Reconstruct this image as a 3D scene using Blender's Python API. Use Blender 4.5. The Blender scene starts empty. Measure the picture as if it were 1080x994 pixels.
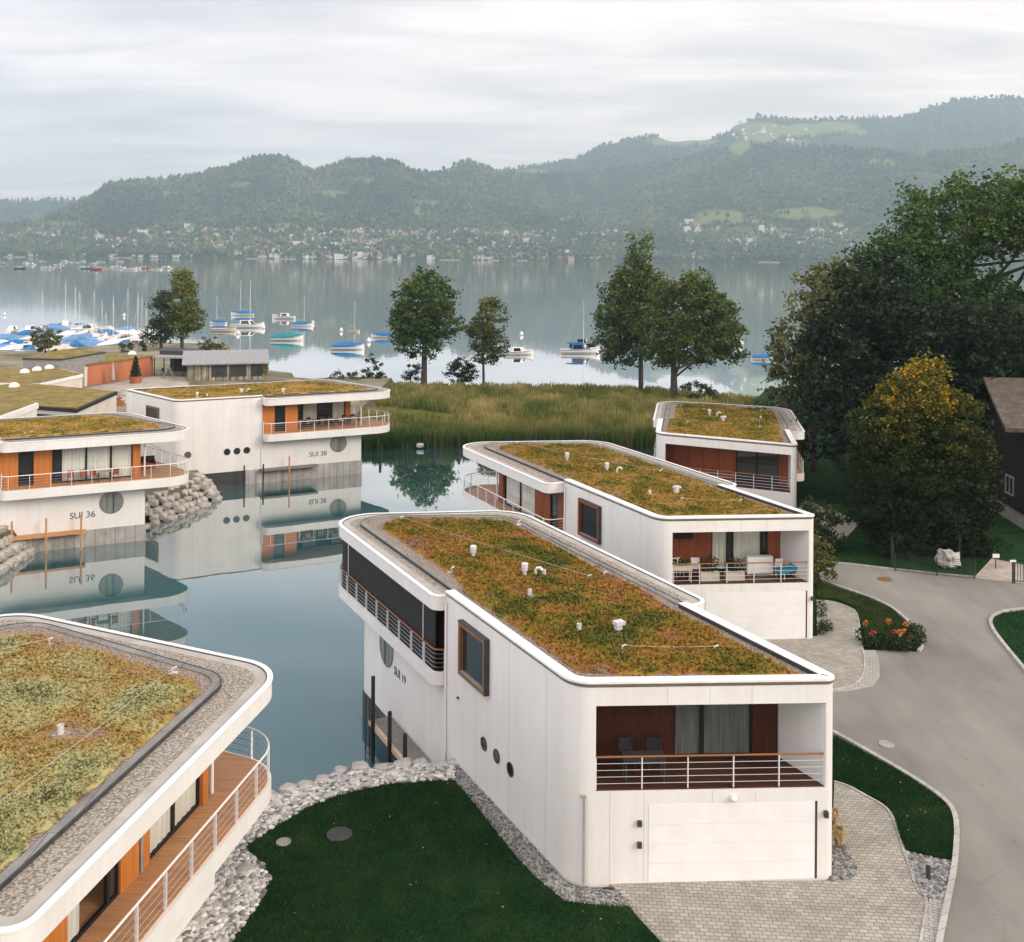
import bpy, bmesh, math, random
from mathutils import Vector, Matrix, noise
from mathutils.geometry import tessellate_polygon
R=math.radians
# ------------------------------------------------------------------ camera, sky, sun
sc=bpy.context.scene
col=sc.collection
CF,CCX,CCY,CH,CR=1100.0,540.0,268.0,21.5,R(0.4)      # focal length (photo px), principal point, height, roll
cam=bpy.data.cameras.new('camera'); camo=bpy.data.objects.new('camera',cam); col.objects.link(camo)
cam.sensor_width=36; cam.sensor_fit='HORIZONTAL'; cam.lens=36*CF/1080
cam.shift_x=0; cam.shift_y=-(497-CCY)/1080
cam.clip_start=.5; cam.clip_end=30000
camo.matrix_world=Matrix.Translation((0,0,CH))@Matrix.Rotation(-CR,4,'Y')@Matrix.Rotation(R(90),4,'X')
sc.camera=camo
SUN_EL,SUN_AZ=R(25),R(115)      # azimuth from +Y (view) clockwise
w=bpy.data.worlds.new('World'); sc.world=w; w.use_nodes=True
nt=w.node_tree; nt.nodes.clear()
def N(t,typ,**k):
    n=t.nodes.new(typ)
    for a,b in k.items():
        if a.startswith('i_'): n.inputs[a[2:].replace('_',' ')].default_value=b
        else: setattr(n,a,b)
    return n
def ramp(t,stops,interp='LINEAR'):
    n=t.nodes.new('ShaderNodeValToRGB'); n.color_ramp.interpolation=interp
    e=n.color_ramp.elements
    while len(e)<len(stops): e.new(.5)
    for q,(p,c) in zip(e,stops):
        q.position=p; q.color=(*c,1) if len(c)==3 else c
    return n
L=nt.links.new
sky=N(nt,'ShaderNodeTexSky',sky_type='NISHITA',sun_disc=False,sun_elevation=SUN_EL,sun_rotation=SUN_AZ,air_density=1.0,dust_density=1.5)
tc=N(nt,'ShaderNodeTexCoord'); sep=N(nt,'ShaderNodeSeparateXYZ'); L(tc.outputs['Generated'],sep.inputs[0])
# cloud deck: project the direction on a plane overhead so that streaks get thin and flat towards the horizon
mx=N(nt,'ShaderNodeMath',operation='MAXIMUM'); L(sep.outputs['Z'],mx.inputs[0]); mx.inputs[1].default_value=.0
ad=N(nt,'ShaderNodeMath',operation='ADD'); L(mx.outputs[0],ad.inputs[0]); ad.inputs[1].default_value=.09
dx=N(nt,'ShaderNodeMath',operation='DIVIDE'); dy=N(nt,'ShaderNodeMath',operation='DIVIDE')
L(sep.outputs['X'],dx.inputs[0]); L(ad.outputs[0],dx.inputs[1]); L(sep.outputs['Y'],dy.inputs[0]); L(ad.outputs[0],dy.inputs[1])
cb=N(nt,'ShaderNodeCombineXYZ'); L(dx.outputs[0],cb.inputs[0]); L(dy.outputs[0],cb.inputs[1])
mp=N(nt,'ShaderNodeMapping'); mp.inputs['Scale'].default_value=(.55,1.25,1); mp.inputs['Rotation'].default_value=(0,0,R(-6)); L(cb.outputs[0],mp.inputs[0])
n1=N(nt,'ShaderNodeTexNoise',i_Scale=1.5,i_Detail=9.0,i_Roughness=.58,i_Distortion=.5); L(mp.outputs[0],n1.inputs['Vector'])
n2=N(nt,'ShaderNodeTexNoise',i_Scale=.45,i_Detail=4.0,i_Roughness=.5); L(mp.outputs[0],n2.inputs['Vector'])
# cloud brightness/colour: bluish lavender on the left, warm white towards the sun on the right
side=N(nt,'ShaderNodeMapRange'); side.inputs['From Min'].default_value=-.5; side.inputs['From Max'].default_value=.5; L(sep.outputs['X'],side.inputs['Value'])
cc=ramp(nt,[(0,(7.5,6.95,7.15)),(.45,(8.2,7.35,7.1)),(1,(9.6,8.3,7.6))]); L(side.outputs[0],cc.inputs[0])
br=ramp(nt,[(.32,(.76,.79,.83)),(.47,(.96,.96,.97)),(.62,(1.22,1.19,1.16))]); L(n1.outputs['Fac'],br.inputs[0])
cm=N(nt,'ShaderNodeMix',data_type='RGBA',blend_type='MULTIPLY'); cm.inputs[0].default_value=1; L(cc.outputs[0],cm.inputs[6]); L(br.outputs[0],cm.inputs[7])
# higher up the deck is thinner, darker and bluer
el=ramp(nt,[(.0,(1.22,1.20,1.17)),(.12,(1.12,1.11,1.10)),(.22,(1.0,1,1)),(.36,(.52,.63,.74)),(.62,(.50,.60,.70)),(.9,(.9,.94,.98)),(1,(1,1,1))]); L(mx.outputs[0],el.inputs[0])
# the gap of thinner cloud lies ahead over the lake only: behind and to the left the unseen deck is brightened to light the side walls
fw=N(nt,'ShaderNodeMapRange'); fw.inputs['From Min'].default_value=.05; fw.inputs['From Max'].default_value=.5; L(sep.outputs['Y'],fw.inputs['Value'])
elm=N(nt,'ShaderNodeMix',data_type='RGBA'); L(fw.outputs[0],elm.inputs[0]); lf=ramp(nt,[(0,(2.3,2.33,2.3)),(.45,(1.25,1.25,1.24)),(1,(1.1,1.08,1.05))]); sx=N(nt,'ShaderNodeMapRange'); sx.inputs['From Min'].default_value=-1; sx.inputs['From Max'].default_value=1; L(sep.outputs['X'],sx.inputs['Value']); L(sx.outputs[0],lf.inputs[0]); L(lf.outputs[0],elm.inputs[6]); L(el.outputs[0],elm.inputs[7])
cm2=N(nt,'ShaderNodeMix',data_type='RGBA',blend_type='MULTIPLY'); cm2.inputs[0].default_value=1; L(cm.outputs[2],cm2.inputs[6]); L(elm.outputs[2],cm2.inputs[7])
cov=ramp(nt,[(.25,(.80,)*3),(.5,(.93,)*3),(.7,(1,)*3)]); L(n2.outputs['Fac'],cov.inputs[0])
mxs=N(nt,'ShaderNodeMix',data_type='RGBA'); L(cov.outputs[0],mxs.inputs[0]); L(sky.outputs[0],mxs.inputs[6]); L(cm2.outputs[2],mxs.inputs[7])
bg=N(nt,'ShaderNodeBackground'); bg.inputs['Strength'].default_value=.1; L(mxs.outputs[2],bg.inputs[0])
wo=N(nt,'ShaderNodeOutputWorld'); L(bg.outputs[0],wo.inputs[0])
sl=bpy.data.lights.new('sun','SUN'); sl.energy=1.5; sl.angle=R(25); sl.color=(1,.90,.79)
so=bpy.data.objects.new('sun',sl); col.objects.link(so)
sdir=Vector((math.sin(SUN_AZ)*math.cos(SUN_EL),math.cos(SUN_AZ)*math.cos(SUN_EL),math.sin(SUN_EL)))
so.rotation_euler=sdir.to_track_quat('Z','Y').to_euler(); so.location=(60,-60,80)
vs=sc.view_settings; vs.view_transform='Standard'; vs.look='None'; vs.exposure=0.77; vs.gamma=1; vs.use_curve_mapping=False
sc.cycles.use_denoising=True
sc.cycles.max_bounces=6; sc.cycles.diffuse_bounces=3; sc.cycles.glossy_bounces=3; sc.cycles.transmission_bounces=4; sc.cycles.transparent_max_bounces=12; sc.cycles.volume_bounces=0
sc.cycles.caustics_reflective=False; sc.cycles.caustics_refractive=False
def at(x,y,z=0.0):
    "a point of the photograph brought onto the level z"
    a,b=x-CCX,y-CCY; c,s=math.cos(CR),math.sin(CR)
    ux,uy=(c*a+s*b)/CF,(-s*a+c*b)/CF
    Y=(CH-z)/uy
    return Vector((ux*Y,Y,z))
def atY(x,y,Y):
    "a point of the photograph brought onto the distance Y"
    a,b=x-CCX,y-CCY; c,s=math.cos(CR),math.sin(CR)
    ux,uy=(c*a+s*b)/CF,(-s*a+c*b)/CF
    return Vector((ux*Y,Y,CH-uy*Y))
# ------------------------------------------------------------------ materials
def mat(name,cols,scale=4,rough=.7,bump=0,bscale=None,detail=5,stretch=(1,1,1),metal=0,coord='Object',spec=.3,rot=0,contrast=(.35,.65),trans=0):
    m=bpy.data.materials.new(name); m.use_nodes=True; t=m.node_tree; p=t.nodes['Principled BSDF']
    p.inputs['Roughness'].default_value=rough; p.inputs['Metallic'].default_value=metal; p.inputs['Specular IOR Level'].default_value=spec
    if trans: p.inputs['Transmission Weight'].default_value=trans
    c=N(t,'ShaderNodeTexCoord'); mpn=N(t,'ShaderNodeMapping'); mpn.inputs['Scale'].default_value=stretch; mpn.inputs['Rotation'].default_value=(0,0,rot)
    t.links.new(c.outputs[coord],mpn.inputs[0])
    if not isinstance(cols[0],(tuple,list)): cols=[cols]
    if len(cols)>1:
        nz=N(t,'ShaderNodeTexNoise',i_Scale=scale,i_Detail=detail,i_Roughness=.6); t.links.new(mpn.outputs[0],nz.inputs['Vector'])
        k=len(cols)-1; r=ramp(t,[(contrast[0]+(contrast[1]-contrast[0])*i/k,cl) for i,cl in enumerate(cols)])
        t.links.new(nz.outputs['Fac'],r.inputs[0]); t.links.new(r.outputs[0],p.inputs['Base Color'])
    else: p.inputs['Base Color'].default_value=(*cols[0],1)
    if bump:
        nb=N(t,'ShaderNodeTexNoise',i_Scale=bscale or scale*4,i_Detail=4.0); t.links.new(mpn.outputs[0],nb.inputs['Vector'])
        b=N(t,'ShaderNodeBump'); b.inputs['Strength'].default_value=bump; b.inputs['Distance'].default_value=.05
        t.links.new(nb.outputs['Fac'],b.inputs['Height']); t.links.new(b.outputs[0],p.inputs['Normal'])
    return m
def timber(name,c0,c1,c2,plank=.12):
    m=mat(name,[c0,c1,c2],scale=3,rough=.5,stretch=(9,9,.35),contrast=(.3,.7)); t=m.node_tree; p=t.nodes['Principled BSDF']
    src=p.inputs['Base Color'].links[0].from_socket
    g=N(t,'ShaderNodeTexCoord'); w_=N(t,'ShaderNodeTexWave',wave_type='BANDS',bands_direction='DIAGONAL',wave_profile='SAW'); w_.inputs['Scale'].default_value=.45/plank/3
    mp2=N(t,'ShaderNodeMapping'); mp2.inputs['Scale'].default_value=(1,1,0); t.links.new(g.outputs['Object'],mp2.inputs[0]); t.links.new(mp2.outputs[0],w_.inputs['Vector'])
    r=ramp(t,[(0,(.45,)*3),(.07,(1,)*3),(.95,(.88,)*3)]); t.links.new(w_.outputs['Fac'],r.inputs[0])
    x=N(t,'ShaderNodeMix',data_type='RGBA',blend_type='MULTIPLY'); x.inputs[0].default_value=1
    t.links.new(src,x.inputs[6]); t.links.new(r.outputs[0],x.inputs[7]); t.links.new(x.outputs[2],p.inputs['Base Color'])
    return m
def brick(name,c1,c2,mortar,scale,rot=0,ms=.012,bw=.5,rh=.25,rough=.85,bump=.3,off=.5,noisy=.35):
    m=bpy.data.materials.new(name); m.use_nodes=True; t=m.node_tree; p=t.nodes['Principled BSDF']; p.inputs['Roughness'].default_value=rough; p.inputs['Specular IOR Level'].default_value=.2
    c=N(t,'ShaderNodeTexCoord'); q=N(t,'ShaderNodeMapping'); q.inputs['Rotation'].default_value=(0,0,rot); t.links.new(c.outputs['Object'],q.inputs[0])
    b=N(t,'ShaderNodeTexBrick',offset=off); b.inputs['Color1'].default_value=(*c1,1); b.inputs['Color2'].default_value=(*c2,1); b.inputs['Mortar'].default_value=(*mortar,1)
    b.inputs['Scale'].default_value=scale; b.inputs['Mortar Size'].default_value=ms; b.inputs['Brick Width'].default_value=bw; b.inputs['Row Height'].default_value=rh
    t.links.new(q.outputs[0],b.inputs['Vector'])
    nz=N(t,'ShaderNodeTexNoise',i_Scale=.8,i_Detail=6.0,i_Roughness=.65); t.links.new(c.outputs['Object'],nz.inputs['Vector'])
    r=ramp(t,[(.3,(1-noisy,)*3),(.7,(1+noisy*.5,)*3)]); t.links.new(nz.outputs['Fac'],r.inputs[0])
    x=N(t,'ShaderNodeMix',data_type='RGBA',blend_type='MULTIPLY'); x.inputs[0].default_value=1; t.links.new(b.outputs['Color'],x.inputs[6]); t.links.new(r.outputs[0],x.inputs[7]); t.links.new(x.outputs[2],p.inputs['Base Color'])
    if bump:
        bb=N(t,'ShaderNodeBump'); bb.inputs['Strength'].default_value=bump; bb.inputs['Distance'].default_value=-.02; t.links.new(b.outputs['Fac'],bb.inputs['Height']); t.links.new(bb.outputs[0],p.inputs['Normal'])
    return m
def attr_mat(name,stops,attr='tint',rough=.75,fine=0,fscale=14,trans=0,spec=.2,bump=0):
    m=bpy.data.materials.new(name); m.use_nodes=True; t=m.node_tree; p=t.nodes['Principled BSDF']; p.inputs['Roughness'].default_value=rough; p.inputs['Specular IOR Level'].default_value=spec
    a=N(t,'ShaderNodeAttribute',attribute_name=attr); r=ramp(t,stops); src=a.outputs['Fac']
    if fine:
        c=N(t,'ShaderNodeTexCoord'); nz=N(t,'ShaderNodeTexNoise',i_Scale=fscale,i_Detail=6.0,i_Roughness=.7); t.links.new(c.outputs['Object'],nz.inputs['Vector'])
        s=N(t,'ShaderNodeMath',operation='MULTIPLY_ADD'); t.links.new(nz.outputs['Fac'],s.inputs[0]); s.inputs[1].default_value=fine; 
        s2=N(t,'ShaderNodeMath',operation='SUBTRACT'); t.links.new(src,s2.inputs[0]); s2.inputs[1].default_value=fine*.5; t.links.new(s2.outputs[0],s.inputs[2]); src=s.outputs[0]
        if bump:
            b=N(t,'ShaderNodeBump'); b.inputs['Strength'].default_value=bump; b.inputs['Distance'].default_value=.06; t.links.new(nz.outputs['Fac'],b.inputs['Height']); t.links.new(b.outputs[0],p.inputs['Normal'])
    t.links.new(src,r.inputs[0]); t.links.new(r.outputs[0],p.inputs['Base Color'])
    if trans:
        o=t.nodes['Material Output']; tr=N(t,'ShaderNodeBsdfTranslucent'); t.links.new(r.outputs[0],tr.inputs[0]); mm=N(t,'ShaderNodeMixShader'); mm.inputs[0].default_value=trans
        t.links.new(p.outputs[0],mm.inputs[1]); t.links.new(tr.outputs[0],mm.inputs[2]); t.links.new(mm.outputs[0],o.inputs[0])
    return m
M={}
def wallmat(name,a,b):
    m=mat(name,[a,b],scale=.55,rough=.55,stretch=(1,1,.22),contrast=(.3,.75),spec=.35,detail=8); t=m.node_tree; p=t.nodes['Principled BSDF']
    src=p.inputs['Base Color'].links[0].from_socket; c=N(t,'ShaderNodeTexCoord')
    for sc_,st,lo,cl in((1.0,(5,5,.10),.968,(1,.985,.96)),(1.0,(.5,.5,.5),.965,(1,.99,.975)),(14,(1,1,1),.97,(1,1,1))):   # rain streaks, patches, fine grain
        q=N(t,'ShaderNodeMapping'); q.inputs['Scale'].default_value=st; t.links.new(c.outputs['Object'],q.inputs[0]); nz=N(t,'ShaderNodeTexNoise',i_Scale=sc_,i_Detail=5.0,i_Roughness=.6); t.links.new(q.outputs[0],nz.inputs['Vector'])
        r=ramp(t,[(.36,tuple(lo*k for k in cl)),(.62,(1,1,1))]); t.links.new(nz.outputs['Fac'],r.inputs[0])
        x=N(t,'ShaderNodeMix',data_type='RGBA',blend_type='MULTIPLY'); x.inputs[0].default_value=1; t.links.new(src,x.inputs[6]); t.links.new(r.outputs[0],x.inputs[7]); src=x.outputs[2]
    t.links.new(src,p.inputs['Base Color'])
    return m
M['white']=wallmat('white_render',(.70,.69,.675),(.79,.785,.775))
M['cap']=mat('white_metal_cap',[(.72,.71,.70),(.82,.81,.80)],scale=2,rough=.35,spec=.5)
M['steel']=mat('steel',(.55,.55,.55),rough=.3,metal=.85)
M['postw']=mat('white_steel',(.74,.74,.74),rough=.35,spec=.5)
M['galv']=mat('zinc_sheet',[(.30,.30,.295),(.40,.395,.38)],scale=1.6,rough=.5,metal=.25)
M['drk']=mat('dark_grey_metal',[(.035,.036,.038),(.055,.055,.056)],scale=3,rough=.5)
M['brownedge']=mat('bronze_trim',(.16,.135,.10),rough=.45)
M['membrane']=mat('roof_membrane_beige',[(.33,.31,.275),(.42,.40,.36)],scale=1.1,rough=.8,bump=.1)
M['conc']=mat('concrete',[(.24,.235,.22),(.34,.33,.31)],scale=1.3,rough=.85,bump=.2,bscale=9)
M['base']=brick('concrete_block_base',(.36,.35,.325),(.42,.41,.385),(.22,.21,.20),1,bw=.9,rh=.3,ms=.012,bump=.2)
M['baseshade']=mat('shaded_concrete',[(.035,.037,.036),(.08,.08,.075)],scale=1.5,rough=.6,stretch=(1,1,.3))  # grey base concrete with its shadow and reflection darkened into the colour
M['pebble']=mat('pebbles',[(.13,.11,.088),(.29,.255,.21),(.46,.42,.36)],scale=13,rough=.9,bump=.9,bscale=22,detail=3)
M['pebblebr']=mat('brown_gravel',[(.11,.08,.062),(.25,.195,.155),(.40,.34,.285)],scale=12,rough=.9,bump=.9,bscale=22,detail=3)
M['slab']=brick('upstand_sheet',(.21,.205,.19),(.26,.25,.23),(.10,.10,.095),1,bw=.75,rh=5,ms=.012,bump=.2)
M['orange']=timber('orange_larch',(.42,.135,.028),(.52,.18,.042),(.60,.23,.06))
M['redwood']=timber('red_cedar',(.16,.038,.014),(.24,.062,.022),(.30,.085,.03))
M['deck']=mat('oiled_deck',[(.36,.17,.075),(.48,.245,.115),(.56,.31,.16)],scale=2.2,rough=.55,stretch=(.5,8,1),contrast=(.3,.7))
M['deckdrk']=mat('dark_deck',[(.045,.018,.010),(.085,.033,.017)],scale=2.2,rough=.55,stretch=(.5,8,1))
M['brownframe']=mat('brown_wood_frame',[(.16,.085,.035),(.25,.135,.055)],scale=5,rough=.5,stretch=(1,1,.3))
M['handrail']=mat('handrail_wood',(.25,.11,.042),rough=.45)
M['curtain']=mat('curtain',[(.58,.57,.51),(.74,.73,.67)],scale=3,rough=.9,stretch=(4,4,.2))
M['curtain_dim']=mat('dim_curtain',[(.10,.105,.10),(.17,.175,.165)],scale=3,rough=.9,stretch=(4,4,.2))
M['interior']=mat('interior',[(.012,.012,.013),(.035,.033,.03)],scale=1.2,rough=.8)
M['blind']=mat('black_screen',[(.010,.010,.012),(.016,.016,.018)],scale=2,rough=.65)
M['black']=mat('black_paint',(.012,.012,.013),rough=.5)
def glassmat(name,tint=(.98,.99,.985),refl=.03):
    m=bpy.data.materials.new(name); m.use_nodes=True; t=m.node_tree; t.nodes.clear()
    o=N(t,'ShaderNodeOutputMaterial'); g=N(t,'ShaderNodeBsdfGlossy'); g.inputs['Roughness'].default_value=.02; tr=N(t,'ShaderNodeBsdfTransparent'); tr.inputs[0].default_value=(*tint,1)
    f=N(t,'ShaderNodeLayerWeight'); f.inputs['Blend'].default_value=.5; pw=N(t,'ShaderNodeMath',operation='POWER'); t.links.new(f.outputs['Facing'],pw.inputs[0]); pw.inputs[1].default_value=4.0
    a=N(t,'ShaderNodeMath',operation='MULTIPLY_ADD'); t.links.new(pw.outputs[0],a.inputs[0]); a.inputs[1].default_value=.55; a.inputs[2].default_value=refl
    x=N(t,'ShaderNodeMixShader'); t.links.new(a.outputs[0],x.inputs[0]); t.links.new(tr.outputs[0],x.inputs[1]); t.links.new(g.outputs[0],x.inputs[2]); t.links.new(x.outputs[0],o.inputs[0])
    return m
M['glass']=glassmat('window_glass'); M['clear']=glassmat('clear_glass',(.93,.96,.95),.03)
M['dglass']=mat('dark_glass',(.02,.022,.024),rough=.06,spec=.8)
M['greyglass']=mat('frosted_grey_glass',[(.10,.115,.105),(.22,.235,.22)],scale=.9,rough=.15,spec=.6,stretch=(3,3,.3))
# ------------------------------------------------------------------ mesh builder
class MB:
    def __init__(s): s.v=[]; s.f=[]; s.mi=[]; s.att=None; s.c=0
    def add(s,vs,fs,mi=None):
        o=len(s.v); s.v.extend(Vector(p) for p in vs)
        for f in fs: s.f.append([i+o for i in f]); s.mi.append(s.c if mi is None else mi)
        return s
    def box(s,c,d,rz=0,mi=None):
        x,y,z=d[0]/2,d[1]/2,d[2]/2; cs,sn=math.cos(rz),math.sin(rz)
        vs=[(c[0]+a*x*cs-b*y*sn,c[1]+a*x*sn+b*y*cs,c[2]+e*z) for e in(-1,1) for a,b in((-1,-1),(1,-1),(1,1),(-1,1))]
        return s.add(vs,[(3,2,1,0),(4,5,6,7),(0,1,5,4),(1,2,6,5),(2,3,7,6),(3,0,4,7)],mi)
    def prism(s,poly,z0,z1,mi=None,top=None,bottom=True):
        n=len(poly); poly=[(p[0],p[1]) for p in poly]
        if sum(poly[i][0]*poly[(i+1)%n][1]-poly[(i+1)%n][0]*poly[i][1] for i in range(n))<0: poly=poly[::-1]
        zz0=z0 if hasattr(z0,'__len__') else [z0]*n; zz1=z1 if hasattr(z1,'__len__') else [z1]*n
        vs=[(*p,z) for p,z in zip(poly,zz0)]+[(*p,z) for p,z in zip(poly,zz1)]
        m0=s.c if mi is None else mi
        s.add(vs,[(i,(i+1)%n,n+(i+1)%n,n+i) for i in range(n)],m0)
        o=len(s.v)-2*n
        tri=tessellate_polygon([[Vector((*p,0)) for p in poly]]) if n>4 else [tuple(range(n))]
        for tr in tri:
            a=[poly[i] for i in tr]; ar=sum(a[i][0]*a[(i+1)%len(a)][1]-a[(i+1)%len(a)][0]*a[i][1] for i in range(len(a)))
            tr=list(tr) if ar>0 else list(tr)[::-1]
            s.f.append([o+n+i for i in tr]); s.mi.append(m0 if top is None else top)
            if bottom: s.f.append([o+i for i in tr[::-1]]); s.mi.append(m0)
        return s
    def sheet(s,poly,z,mi=None):
        poly=[(p[0],p[1]) for p in poly]
        tri=tessellate_polygon([[Vector((*p,0)) for p in poly]])
        fs=[]
        for tr in tri:
            a=[poly[i] for i in tr]; ar=sum(a[i][0]*a[(i+1)%3][1]-a[(i+1)%3][0]*a[i][1] for i in range(3))
            fs.append(tuple(tr) if ar>0 else tuple(tr)[::-1])
        return s.add([(*p,z) for p in poly],fs,mi)
    def ring(s,outer,inner,z0,z1,mi=None):
        "closed band between two outlines with the same number of points"
        n=len(outer); vs=[(*p[:2],z) for z in(z0,z1) for q in(outer,inner) for p in q]
        fs=[]
        for i in range(n):
            j=(i+1)%n
            fs+=[(i,j,2*n+j,2*n+i),(n+j,n+i,3*n+i,3*n+j),(2*n+i,2*n+j,3*n+j,3*n+i),(j,i,n+i,n+j)]
        return s.add(vs,fs,mi)
    def strip(s,outer,inner,z0,z1,mi=None):
        "open band between two polylines"
        n=len(outer); vs=[(*p[:2],z) for z in(z0,z1) for q in(outer,inner) for p in q]
        fs=[(0,2*n,3*n,n),(n-1,2*n-1,4*n-1,3*n-1)]
        for i in range(n-1):
            j=i+1
            fs+=[(i,j,2*n+j,2*n+i),(n+j,n+i,3*n+i,3*n+j),(2*n+i,2*n+j,3*n+j,3*n+i),(j,i,n+i,n+j)]
        return s.add(vs,fs,mi)
    def tube(s,pts,r,n=6,mi=None,cap=True):
        pts=[Vector(p) for p in pts]; k=len(pts); rr=r if hasattr(r,'__len__') else [r]*k; vs=[]
        up=None
        for i,p in enumerate(pts):
            d=(pts[min(i+1,k-1)]-pts[max(i-1,0)]); d=d.normalized() if d.length>1e-9 else Vector((0,0,1))
            if up is None: up=d.orthogonal().normalized()
            up=(up-d*up.dot(d)); up=up.normalized() if up.length>1e-6 else d.orthogonal().normalized()
            b=d.cross(up)
            for j in range(n):
                a=2*math.pi*j/n; vs.append(p+(up*math.cos(a)+b*math.sin(a))*rr[i])
        fs=[(i*n+j,i*n+(j+1)%n,(i+1)*n+(j+1)%n,(i+1)*n+j) for i in range(k-1) for j in range(n)]
        if cap: fs+=[tuple(range(n))[::-1],tuple((k-1)*n+j for j in range(n))]
        return s.add(vs,fs,mi)
    def lathe(s,c,prof,axis=(0,0,1),n=16,mi=None):
        "prof: (radius, height along axis)"
        ax=Vector(axis).normalized(); u=ax.orthogonal().normalized(); b=ax.cross(u); c=Vector(c); vs=[]
        for r,h in prof:
            for j in range(n):
                a=2*math.pi*j/n; vs.append(c+ax*h+(u*math.cos(a)+b*math.sin(a))*r)
        k=len(prof); fs=[(i*n+j,i*n+(j+1)%n,(i+1)*n+(j+1)%n,(i+1)*n+j) for i in range(k-1) for j in range(n)]
        fs+=[tuple(range(n))[::-1],tuple((k-1)*n+j for j in range(n))]
        return s.add(vs,fs,mi)
    def blob(s,c,r,sub=2,amp=.25,fr=1.2,seed=0,mi=None,flat=0):
        bm=bmesh.new(); bmesh.ops.create_icosphere(bm,subdivisions=sub,radius=1); vs=[]
        rr=r if hasattr(r,'__len__') else (r,r,r)
        for v in bm.verts:
            d=1+amp*noise.noise(v.co*fr+Vector((seed*7.3,seed*3.1,seed)))
            q=v.co*d
            if flat: q=Vector([max(-flat,min(flat,x)) for x in q])
            vs.append((c[0]+q.x*rr[0],c[1]+q.y*rr[1],c[2]+q.z*rr[2]))
        fs=[[v.index for v in f.verts] for f in bm.faces]; bm.free()
        return s.add(vs,fs,mi)
    def build(s,name,mats,parent=None,smooth=False,att=None,kind=None,label=None,recalc=False,loc=None):
        if not isinstance(mats,(list,tuple)): mats=[mats]
        off=Vector(loc) if loc is not None else (BASE.get(parent.name,Vector()) if parent else Vector())
        me=bpy.data.meshes.new(name); me.from_pydata([v-off for v in s.v],[],s.f)
        for m in mats: me.materials.append(M[m] if isinstance(m,str) else m)
        if len(mats)>1: me.polygons.foreach_set('material_index',s.mi)
        if smooth: me.polygons.foreach_set('use_smooth',[True]*len(me.polygons))
        if att is not None:
            a=me.attributes.new('tint','FLOAT','POINT' if len(att)==len(s.v) else 'FACE'); a.data.foreach_set('value',att)
        me.update()
        if recalc:
            bm=bmesh.new(); bm.from_mesh(me); bmesh.ops.recalc_face_normals(bm,faces=bm.faces); bm.to_mesh(me); bm.free()
        o=bpy.data.objects.new(name,me); col.objects.link(o)
        if parent: o.parent=parent; BASE[o.name]=off
        elif loc is not None: o.location=loc; BASE[o.name]=off
        if kind: o['kind']=kind
        if label: o['label']=label
        return o
BASE={}
def thing(name,label,cat,loc,group=None):
    o=bpy.data.objects.new(name,None); col.objects.link(o); o.location=loc; o['label']=label; o['category']=cat; o.empty_display_size=.3
    if group: o['group']=group
    BASE[o.name]=Vector(loc); return o
def tag(o,label,cat,group=None):
    o['label']=label; o['category']=cat
    if group: o['group']=group
    return o
def inside(p,poly):
    x,y=p[0],p[1]; r=False; n=len(poly)
    for i in range(n):
        a,b=poly[i],poly[i-1]
        if (a[1]>y)!=(b[1]>y) and x<(b[0]-a[0])*(y-a[1])/(b[1]-a[1])+a[0]: r=not r
    return r
def edge_dist(p,poly):
    d=1e9; p=Vector(p[:2]); n=len(poly)
    for i in range(n):
        a,b=Vector(poly[i][:2]),Vector(poly[i-1][:2]); ab=b-a; t=max(0,min(1,(p-a).dot(ab)/max(ab.length_squared,1e-9))); d=min(d,(p-a-ab*t).length)
    return d
def rounded(pts,rad,seg=7):
    "round the corners of a closed outline; rad: one radius per corner"
    out=[]; n=len(pts)
    for i in range(n):
        p=Vector(pts[i][:2]); a=Vector(pts[i-1][:2])-p; b=Vector(pts[(i+1)%n][:2])-p; r=rad[i]
        if r<=0: out+= [p.copy()]*1; continue
        ang=a.angle(b); d=min(r/math.tan(ang/2),a.length*(.49 if rad[i-1]>0 else .98),b.length*(.49 if rad[(i+1)%n]>0 else .98)); r2=d*math.tan(ang/2)
        a.normalize(); b.normalize(); c=p+(a+b).normalized()*(r2/math.sin(ang/2))
        s=p+a*d-c; e=p+b*d-c; a0=math.atan2(s.y,s.x); a1=math.atan2(e.y,e.x); da=(a1-a0+math.pi)%(2*math.pi)-math.pi
        out+=[c+Vector((math.cos(a0+da*k/seg),math.sin(a0+da*k/seg)))*r2 for k in range(seg+1)]
    return out
def offset(pts,d,closed=True):
    "move an outline inwards (d>0) whatever its winding"
    n=len(pts); P=[Vector(p[:2]) for p in pts]
    ar=sum(P[i].x*P[(i+1)%n].y-P[(i+1)%n].x*P[i].y for i in range(n)); sg=1 if ar>0 else -1
    out=[]
    for i in range(n):
        p=P[i]; e0=(p-P[i-1]) if (i>0 or closed) else None; e1=(P[(i+1)%n]-p) if (i<n-1 or closed) else None
        if e0 is None or e0.length<1e-7: e0=e1
        if e1 is None or e1.length<1e-7: e1=e0
        n0=Vector((-e0.y,e0.x)).normalized()*sg; n1=Vector((-e1.y,e1.x)).normalized()*sg
        b=(n0+n1); b=b/max(b.length_squared/2,.35); out.append(p+b*d)
    return out
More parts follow.
